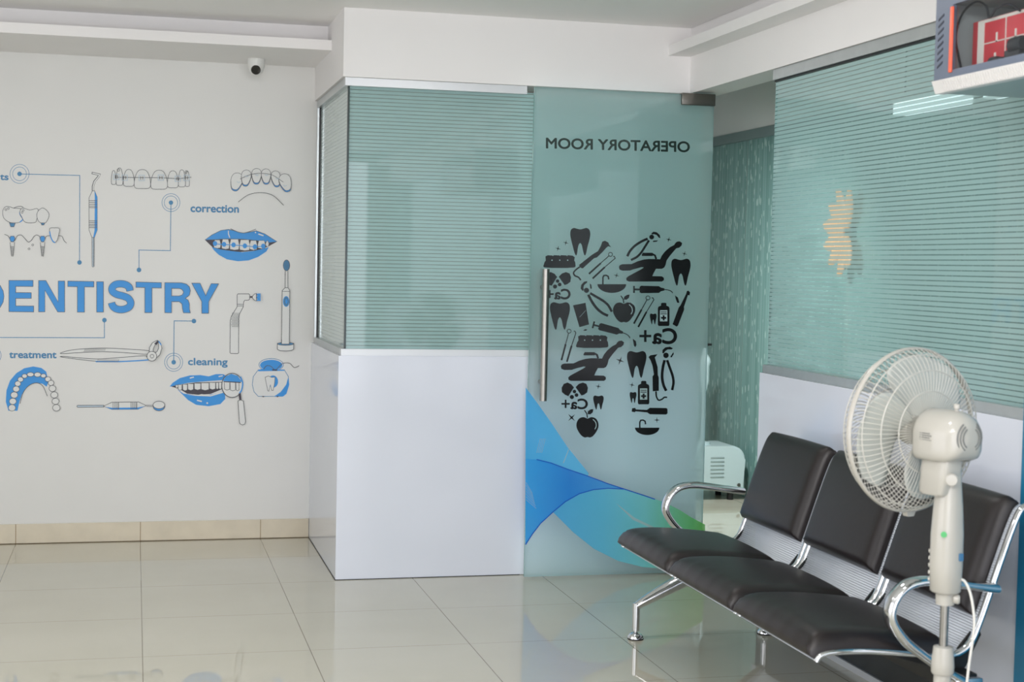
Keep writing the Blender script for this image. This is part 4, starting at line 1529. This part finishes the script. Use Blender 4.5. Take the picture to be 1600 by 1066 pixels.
def section(bm, rows, segs=28, mi=0, p=2.6):
    """loft superellipse sections (z, half width s, half depth a, offset s, offset a)"""
    rings = []
    for z, hs, ha, os_, oa in rows:
        ring = []
        for k in range(segs):
            t = 2 * pi * k / segs
            c, s = cos(t), sin(t)
            ring.append(bm.verts.new(L(oa + ha * math.copysign(abs(s) ** (2 / p), s), os_ + hs * math.copysign(abs(c) ** (2 / p), c), z)))
        rings.append(ring)
    for A, B in zip(rings, rings[1:]):
        for k in range(segs):
            bm.faces.new((A[k], A[(k + 1) % segs], B[(k + 1) % segs], B[k])).material_index = mi
    bm.faces.new(list(reversed(rings[0]))).material_index = mi
    bm.faces.new(rings[-1]).material_index = mi


bm = bmesh.new()
section(bm, [(.602, .021, .021, 0, 0), (.645, .022, .022, 0, 0)])
section(bm, [(.632, .030, .030, 0, 0), (.637, .036, .034, 0, 0), (.70, .039, .036, 0, 0), (.78, .0385, .036, 0, 0), (.85, .034, .033, 0, 0), (.91, .028, .029, 0, 0), (.945, .027, .027, 0, 0), (.955, .022, .022, 0, 0)])
cb = obj('control_body', bm, 'fan', fan, angle=50)
VB = (EYE - L(0, 0, .8))
VB.z = 0
VB.normalize()
VS = Vector((-VB.y, VB.x, 0))        # to the right seen from the camera side
bm = bmesh.new()
lathe(bm, [(0, 0), (.0075, 0), (.0075, .0025), (0, .0028)], L(0, 0, .785) + VB * .0432 - VS * .008, VB, 18)
o = obj('sticker', bm, 'green', cb)
o['label'] = 'small round green sticker'
bm = bmesh.new()
lathe(bm, [(0, 0), (.0165, 0), (.0165, .008), (.0135, .012), (0, .0125)], L(0, 0, .922) + VB * .036 + VS * .006, VB, 24)
obj('tilt_knob', bm, 'fan', cb)
bm = bmesh.new()
lathe(bm, [(0, 0), (.0115, 0), (.0125, .012), (.009, .016), (0, .016)], L(0, 0, .618) + VB * .004 + VS * .020, VS, 18)
obj('clamp_knob', bm, 'fan', cb)
for k in range(5):
    bm = bmesh.new()
    p0 = L(0, 0, .735 - .018 * k) - VS * .034
    lathe(bm, [(0, 0), (.0055, 0), (.005, .009), (0, .010)], p0, -VS, 12)
    obj('push_button', bm, 'fan', cb)
bm = bmesh.new()
q = L(0, 0, .727) + VB * .018 + VS * .0335
tube(bm, [q + Vector((0, 0, -.009)), q + Vector((0, 0, .009))], (.0075, .0075), 4, ref=tuple(VB))
obj('label_plate', bm, 'blue_tag', cb)
# neck bracket
bm = bmesh.new()
section(bm, [(.878, .026, .036, -.018, .020), (.884, .030, .042, -.018, .020), (.94, .031, .046, -.014, .016), (.985, .031, .046, -.012, .012), (.992, .029, .044, -.012, .012)], p=6)
obj('neck_bracket', bm, 'fan', fan, angle=50)


# motor housing: rounded barrel on top of a squarer lower box, lofted along the axis
def barrel(bm, rows, segs=40):
    rings = []
    for aoff, R, low, wid in rows:
        ring = []
        for k in range(segs):
            t = 2 * pi * k / segs
            c, s = cos(t), sin(t)
            if s >= 0:
                x, z = R * c, R * s
            else:
                p = 6.0
                x = (R * wid) * math.copysign(abs(c) ** (2 / p), c)
                z = -low * abs(s) ** (2 / p)
            ring.append(bm.verts.new(L(aoff, x, HZ + z)))
        rings.append(ring)
    for A, B in zip(rings, rings[1:]):
        for k in range(segs):
            bm.faces.new((A[k], A[(k + 1) % segs], B[(k + 1) % segs], B[k]))
    bm.faces.new(list(reversed(rings[0])))
    bm.faces.new(rings[-1])


MS = .022          # the motor sits a little forward of the pole
bm = bmesh.new()
barrel(bm, [(MS + a_, b_, c_, d_) for a_, b_, c_, d_ in
            [(-.092, .014, .014, 1), (-.089, .032, .032, 1), (-.082, .046, .046, 1), (-.070, .056, .056, 1), (-.052, .0625, .0625, 1), (-.02, .065, .0655, 1), (.015, .065, .0655, 1), (.040, .064, .0655, 1),
             (.048, .061, .064, 1), (.054, .054, .056, 1), (.056, .050, .050, 1)]])
mo = obj('motor_housing', bm, 'fan', fan, angle=50)
bm = bmesh.new()
lathe(bm, [(.046, 0), (.046, .008), (.040, .012), (.034, .018)], L(MS + .055, 0, HZ), AX, 32)
obj('front_collar', bm, 'fan', mo)
bm = bmesh.new()
lathe(bm, [(.0050, 0), (.0050, .005), (.0085, .007), (.0085, .016), (.006, .019), (0, .019)], L(MS - .040, 0, HZ + .0625), (0, 0, 1), 18)
obj('swing_knob', bm, 'fan', mo)
# vent slots on the rear cap: curved dark grooves
bm = bmesh.new()
for sgn in (-1, 1):
    for rr in (.026, .034, .041):
        pts = []
        for k in range(9):
            t = rad(-58 + 116 * k / 8)
            s_, z_ = sgn * rr * cos(t), rr * sin(t)
            dd = math.hypot(s_, z_)
            aa = MS - (.0900 if dd < .028 else .0885 if dd < .037 else .0852)
            pts.append(L(aa, s_, HZ + z_))
        tube(bm, pts, .0024, 6)
obj('rear_vent', bm, 'fan_grey', mo)
bm = bmesh.new()
for k in range(6):
    z = HZ + .006 - .0055 * k
    t0 = math.asin((z - HZ) / .065)
    for x0, x1 in ((.040, .0370), (.033, .006 - .006 * (k % 2))):
        tube(bm, [L(x0, -.0654 * cos(t0), z), L((x0 + x1) / 2, -.0654 * cos(t0), z), L(x1, -.0654 * cos(t0), z)], .0012, 4)
obj('rating_print', bm, 'fan_grey', mo)
# guard
GC = .138
RG = .2105


def guard_wires(name, prof, n, twist, ringr):
    bm = bmesh.new()
    for k in range(n):
        pts = []
        m_ = 10
        pf = catmull([(r, a, 0) for r, a in prof], 3)
        for i, q in enumerate(pf):
            t = 2 * pi * k / n + twist * (q.x - prof[0][0]) / .16
            pts.append(L(GC + q.y, q.x * cos(t), HZ + q.x * sin(t)))
        tube(bm, pts, .00105, 4, caps=False)
    for r, a in ringr:
        tube(bm, [L(GC + a, r * cos(2 * pi * k / 72), HZ + r * sin(2 * pi * k / 72)) for k in range(72)], .0017, 6, closed=True)
    return obj(name, bm, 'fan_wire', fan)


REAR = [(.045, -.062), (.10, -.066), (.155, -.060), (.190, -.040), (.206, -.014), (.2095, -.004)]
FRONT = [(.036, .078), (.09, .076), (.15, .062), (.190, .042), (.206, .016), (.2095, .004)]
guard_wires('rear_guard', REAR, 84, 0.0, [(.105, -.066), (.158, -.0595), (.196, -.033)])
fg = guard_wires('front_guard', FRONT, 84, 0.55, [(.10, .0745), (.155, .060), (.196, .035)])
bm = bmesh.new()
lathe(bm, [(0, .083), (.038, .082), (.041, .077), (.038, .073), (0, .073)], L(GC, 0, HZ), AX, 32)
obj('badge', bm, 'fan', fg)
bm = bmesh.new()
lathe(bm, [(.046, -.068), (.05, -.064), (.048, -.058), (.03, -.058), (.03, -.068)], L(GC, 0, HZ), AX, 32)
obj('rear_hub_plate', bm, 'fan', fan)
bm = bmesh.new()
tube(bm, [L(GC, RG * cos(2 * pi * k / 96), HZ + RG * sin(2 * pi * k / 96)) for k in range(96)], (.0085, .0042), 10, closed=True, ref=tuple(AX))
rr = obj('guard_ring', bm, 'fan', fan)
bm = bmesh.new()
prism(bm, [(-.016, 0), (.016, 0), (.010, -.012), (-.010, -.012)], 'y', -.009, .009)
bmesh.ops.rotate(bm, cent=(0, 0, 0), matrix=Matrix.Rotation(rad(15), 3, 'Z'), verts=bm.verts)
bmesh.ops.translate(bm, vec=L(GC, 0, HZ - RG - .001), verts=bm.verts)
obj('ring_clip', bm, 'fan', rr)
# blades at rest
bm = bmesh.new()
lathe(bm, [(0, .030), (.022, .028), (.034, .018), (.038, 0), (.038, -.022), (.012, -.026), (.012, -.090), (0, -.090)], L(GC, 0, HZ), AX, 32)
hub = obj('blade_hub', bm, 'fan', fan)
for b in range(3):
    bm = bmesh.new()
    base = rad(50 + 120 * b)
    g = []
    for i in range(15):
        u = i / 14
        r = .033 + .160 * u
        span = rad(62 + 48 * sin(pi * min(1, .12 + u * .80)) ** .8)
        mid = base + rad(26) * u
        row = []
        for j in range(15):
            v = j / 14 - .5
            shr = 1.0
            if u > .8:
                shr = math.sqrt(max(.05, 1 - ((u - .8) / .2) ** 2 * (.35 + .6 * abs(v) * 1.2)))
            t = mid + v * span * shr
            aa = .026 * sin(v * 2.0) * (1.15 - .55 * u) - .004
            row.append(bm.verts.new(L(GC + aa, r * cos(t), HZ + r * sin(t))))
        g.append(row)
    for i in range(14):
        for j in range(14):
            bm.faces.new((g[i][j], g[i + 1][j], g[i + 1][j + 1], g[i][j + 1]))
    o = obj('blade', bm, 'blade', hub, angle=60)
    so = o.modifiers.new('thickness', 'SOLIDIFY')
    so.thickness = .0018
# cord
bm = bmesh.new()
c0 = L(0, 0, 0)
pc = [c0 + VS * .028 + Vector((0, 0, .668)), c0 + VS * .046 + VB * .004 + Vector((0, 0, .664)), c0 + VS * .062 + VB * .008 + Vector((0, 0, .63)), c0 + VS * .072 + VB * .01 + Vector((0, 0, .57)), c0 + VS * .070 + VB * .01 + Vector((0, 0, .52)),
      c0 + VS * .062 + VB * .01 + Vector((0, 0, .44)), c0 + VS * .055 + VB * .01 + Vector((0, 0, .30)), c0 + VS * .07 + VB * .03 + Vector((0, 0, .12)), c0 + VS * .13 + VB * .12 + Vector((0, 0, .03)), c0 + VS * .25 + VB * .14 + Vector((0, 0, .004)),
      c0 + VS * .40 + VB * .2 + Vector((0, 0, .004))]
tube(bm, catmull(pc, 8), .0034, 8)
obj('power_cord', bm, 'cord', fan)

# ------------------------------------------------------------------ hanging glass-fronted cabinet, upper right
X0, X1, Y0, Y1, Z0, Z1 = 2.15, 2.50, 2.75, 3.862, 1.966, 2.190
cab = thing('display_cabinet', 'grey hanging cabinet with orange strip and glass front at upper corner', 'cabinet', ((X0 + X1) / 2, (Y0 + Y1) / 2, Z0))
WY0, WY1, WZ0, WZ1 = 2.83, 3.772, 1.986, 2.163
bm = bmesh.new()
box(bm, X0, X1, Y0, Y1, Z1 - .012, Z1)
box(bm, X0, X1, Y0, Y1, Z0 - .018, Z0 + .004)
box(bm, X1 - .01, X1, Y0, Y1, Z0 + .004, Z1 - .012, mi=1)
box(bm, X0, X1 - .01, Y1 - .012, Y1, Z0 + .004, Z1 - .012)
box(bm, X0, X1 - .01, Y0, Y0 + .012, Z0 + .004, Z1 - .012)
box(bm, X0, X0 + .012, WY1, Y1 - .012, Z0 + .004, Z1 - .012)
box(bm, X0, X0 + .012, Y0 + .012, WY0, Z0 + .004, Z1 - .012)
box(bm, X0, X0 + .012, WY0, WY1, Z0 + .004, WZ0)
box(bm, X0, X0 + .012, WY0, WY1, WZ1, Z1 - .012)
box(bm, X0 + .013, X1 - .011, Y0 + .013, Y1 - .014, Z0 + .0042, Z0 + .006, mi=1)
box(bm, X0 + .013, X1 - .011, Y0 + .013, Y1 - .014, Z1 - .0138, Z1 - .0122, mi=1)
box(bm, X0 + .013, X1 - .011, Y1 - .0140, Y1 - .0122, Z0 + .006, Z1 - .014, mi=1)
body = obj('body', bm, ['cab', 'cab_in'], cab, smooth=False)
bm = bmesh.new()
box(bm, X0 + .004, X0 + .008, WY0, WY1, WZ0, WZ1)
obj('front_glass', bm, 'window_clear', cab, smooth=False)
bm = bmesh.new()
box(bm, X0 - .006, X0, 3.764, 3.778, 1.979, 2.157, bev=.002)
o = obj('light_strip', bm, 'orange', cab)
o['label'] = 'bright orange vertical strip'
bm = bmesh.new()
for k in range(8):
    z = 2.005 + .0185 * k
    prism(bm, [(3.846, z - .007), (3.846, z - .001), (3.818, z + .011), (3.818, z + .005)], 'x', X0 - .0012, X0 + .002)
obj('vent_slots', bm, 'slot', cab, smooth=False)
bm = bmesh.new()
prism(bm, [(X0 - .008, Z0 - .002), (X0 + .02, Z0 - .002), (X0 + .03, Z0 - .036), (X0 + .005, Z0 - .036)], 'y', Y0, Y1 - .001)
k = Y0 + .01
while k < 3.80:
    prism(bm, [(X0 - .0125, Z0 - .006), (X0 - .002, Z0 - .006), (X0 + .012, Z0 - .034), (X0 + .0005, Z0 - .034)], 'y', k, k + .006)
    k += .0125
o = obj('ribbed_edge', bm, 'cab_white', cab, smooth=False)
o['label'] = 'white ribbed lower edge'
bm = bmesh.new()
box(bm, X0 + .031, X1, Y0, Y1 - .002, Z0 - .034, Z0 - .018)
obj('underside', bm, 'cab_bottom', cab, smooth=False)
for yy in (2.95, 3.45):
    bm = bmesh.new()
    tube(bm, [(2.33, yy, Z1 - .002), (2.33, yy, ZC)], .008, 10)
    obj('hanger_rod', bm, 'steel', cab)
# things inside it
t = thing('card_box', 'red and white card box lying behind the glass of the hanging cabinet', 'box', (2.26, 3.6, Z0 + .006))
bm = bmesh.new()
box(bm, 2.215, 2.33, 3.465, 3.777, Z0 + .0065, 2.118, bev=.002)
cbx = obj('carton', bm, 'red', t)
bm = bmesh.new()
xx = 2.2146
box(bm, xx - .0008, xx + .001, 3.717, 3.749, Z0 + .008, 2.116)
box(bm, xx - .0008, xx + .001, 3.465, 3.717, 2.108, 2.116)
box(bm, xx - .0008, xx + .001, 3.465, 3.717, Z0 + .008, Z0 + .020)
box(bm, xx - .0008, xx + .001, 3.465, 3.717, 2.050, 2.053)
box(bm, xx - .0008, xx + .001, 3.610, 3.614, Z0 + .020, 2.108)
for yy, z0, z1 in ((3.655, 2.05, 2.075), (3.565, 2.05, 2.072), (3.660, 2.005, 2.022), (3.575, 2.003, 2.02)):
    box(bm, xx - .0008, xx + .001, yy - .004, yy + .004, z0, z1)
obj('white_panel', bm, 'card_white', cbx, smooth=False)
bm = bmesh.new()
tube(bm, catmull([(2.2, 3.795, 1.975), (2.2, 3.820, 2.03), (2.2, 3.840, 2.09), (2.2, 3.810, 2.145), (2.2, 3.745, 2.168), (2.2, 3.690, 2.15), (2.2, 3.670, 2.115), (2.2, 3.635, 2.135), (2.2, 3.575, 2.135),
                  (2.2, 3.525, 2.11)], 8), .0032, 8)
tag(obj('cable', bm, 'cable'), 'dark cable looping above the red card box in the cabinet', 'cable')
bm = bmesh.new()
lathe(bm, [(0, 0), (.018, 0), (.022, .012), (.022, .05), (.014, .06), (0, .06)], (2.186, 3.475, 2.02), (0, 1, 0), 20)
box(bm, 2.172, 2.205, 3.48, 3.55, Z0 + .0065, 2.01, bev=.004)
tag(obj('power_adapter', bm, 'cable'), 'black round-ended power adapter in the cabinet, larger of the two', 'adapter')
bm = bmesh.new()
lathe(bm, [(0, 0), (.013, 0), (.015, .01), (.015, .03), (0, .034)], (2.188, 3.598, 1.990), (0, 1, 0), 20)
box(bm, 2.174, 2.202, 3.565, 3.61, Z0 + .0065, 1.998, bev=.004)
tag(obj('power_adapter', bm, 'cable'), 'small flat black adapter before the white stripe side of the red box', 'adapter')

# ------------------------------------------------------------------ roll-up banner at the frame edge
t = thing('pull_up_banner', 'tall blue pull-up banner against the right wall', 'banner', (2.465, 3.42, 0))
bm = bmesh.new()
box(bm, 2.466, 2.470, 3.0, 3.858, .06, 1.9)
obj('print', bm, 'banner', t, smooth=False)
bm = bmesh.new()
box(bm, 2.460, 2.495, 2.99, 3.868, 0, .06, bev=.006)
obj('cassette', bm, 'alu', t)

# ------------------------------------------------------------------ things beyond the doorway
t = thing('cabinet_unit', 'low white enamel unit with louvres on the floor beyond the doorway', 'appliance', (3.44, 8.95, 0))
bm = bmesh.new()
pr = [(3.18, .065), (3.695, .065), (3.695, .255)] + [(3.610 + .085 * cos(rad(a)), .255 + .085 * sin(rad(a))) for a in (15, 30, 45, 60, 75, 90)] + [(3.265 + .085 * cos(rad(a)), .255 + .085 * sin(rad(a))) for a in (90, 105, 120, 135, 150, 165, 180)]
prism(bm, pr, 'y', 8.80, 9.10)
bmesh.ops.bevel(bm, geom=[e for e in bm.edges if abs(e.verts[0].co.y - 8.80) < 1e-4 and abs(e.verts[1].co.y - 8.80) < 1e-4], offset=.012, segments=3, affect='EDGES')
obj('shell', bm, 'unit', t)
for cx_ in (3.36, 3.51):
    for k in range(6):
        bm = bmesh.new()
        box(bm, cx_ - .045, cx_ + .045, 8.796, 8.803, .145 + .024 * k, .153 + .024 * k, bev=.002)
        obj('louvre', bm, 'vent', t)
for xx in (3.24, 3.62):
    for yy in (8.85, 9.05):
        bm = bmesh.new()
        tube(bm, [(xx, yy, 0), (xx, yy, .066)], .02, 14)
        obj('foot', bm, 'rubber', t)
bm = bmesh.new()
lathe(bm, [(0, 0), (.011, 0), (.011, .004), (0, .005)], (3.655, 8.80, .098), (0, -1, 0), 18)
obj('switch', bm, 'steel_dark', t)

t = thing('instrument_stand', 'slim pale bottle-headed stand with black cap peeping past the door edge', 'stand', (3.458, 8.93, .34))
bm = bmesh.new()
lathe(bm, [(0, .34), (.05, .34), (.05, .35), (.012, .36), (.012, .66), (.022, .69), (.032, .74), (.032, .83), (.040, .855), (.036, .875), (.017, .905), (.015, .945), (0, .945)], (3.458, 8.93, 0), segs=24)
obj('post', bm, 'unit', t)
bm = bmesh.new()
lathe(bm, [(0, .945), (.013, .945), (.013, .955), (.042, .958), (.042, .970), (0, .970)], (3.458, 8.93, 0), segs=24)
obj('top_cap', bm, 'rubber', t)

# added petal shape whose glow stands for a double reflection in the striped glass
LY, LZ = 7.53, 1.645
t = thing('added_lamp', 'warm petal-shaped glow added for a reflection in the striped glass', 'lamp', (XF - .02, LY, LZ))
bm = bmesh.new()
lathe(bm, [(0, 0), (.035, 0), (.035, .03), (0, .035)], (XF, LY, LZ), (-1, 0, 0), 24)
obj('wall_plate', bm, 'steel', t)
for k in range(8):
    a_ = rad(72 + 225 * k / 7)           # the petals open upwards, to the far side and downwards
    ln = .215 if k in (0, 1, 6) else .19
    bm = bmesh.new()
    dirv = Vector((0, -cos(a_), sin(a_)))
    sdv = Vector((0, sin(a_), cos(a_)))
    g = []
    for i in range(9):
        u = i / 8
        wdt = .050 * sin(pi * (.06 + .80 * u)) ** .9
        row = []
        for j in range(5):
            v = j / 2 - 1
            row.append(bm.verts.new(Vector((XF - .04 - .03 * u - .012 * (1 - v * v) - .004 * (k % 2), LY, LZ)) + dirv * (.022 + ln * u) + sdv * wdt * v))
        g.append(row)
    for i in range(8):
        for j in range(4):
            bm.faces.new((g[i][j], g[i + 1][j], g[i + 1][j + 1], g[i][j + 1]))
    o = obj('petal', bm, 'reflection_warm', t)
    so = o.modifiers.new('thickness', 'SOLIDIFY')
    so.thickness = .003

# linear lights added behind the glass, standing for a bright reflection in it
for y0, y1, lb in ((BATT[0], BATT[1], 'linear light added behind the top of the striped glass for a bright reflection'), (BATT[2], BATT[3], 'second added linear light behind the glass, under the hanging cabinet')):
    t = thing('added_linear_light', lb, 'light', (3.2, (y0 + y1) / 2, 2.11))
    bm = bmesh.new()
    box(bm, 3.16, 3.24, y1, y0, 2.16, 2.19, bev=.006)
    obj('housing', bm, 'cctv', t)
    bm = bmesh.new()
    box(bm, 3.165, 3.235, y1 + .01, y0 - .01, 2.11, 2.16, bev=.006)
    obj('diffuser', bm, 'lamp_soft', t)
    for yy in (y1 + .05, y0 - .05):
        bm = bmesh.new()
        tube(bm, [(3.2, yy, 2.188), (3.2, yy, 2.9)], .004, 8)
        obj('hanger_rod', bm, 'steel', t)
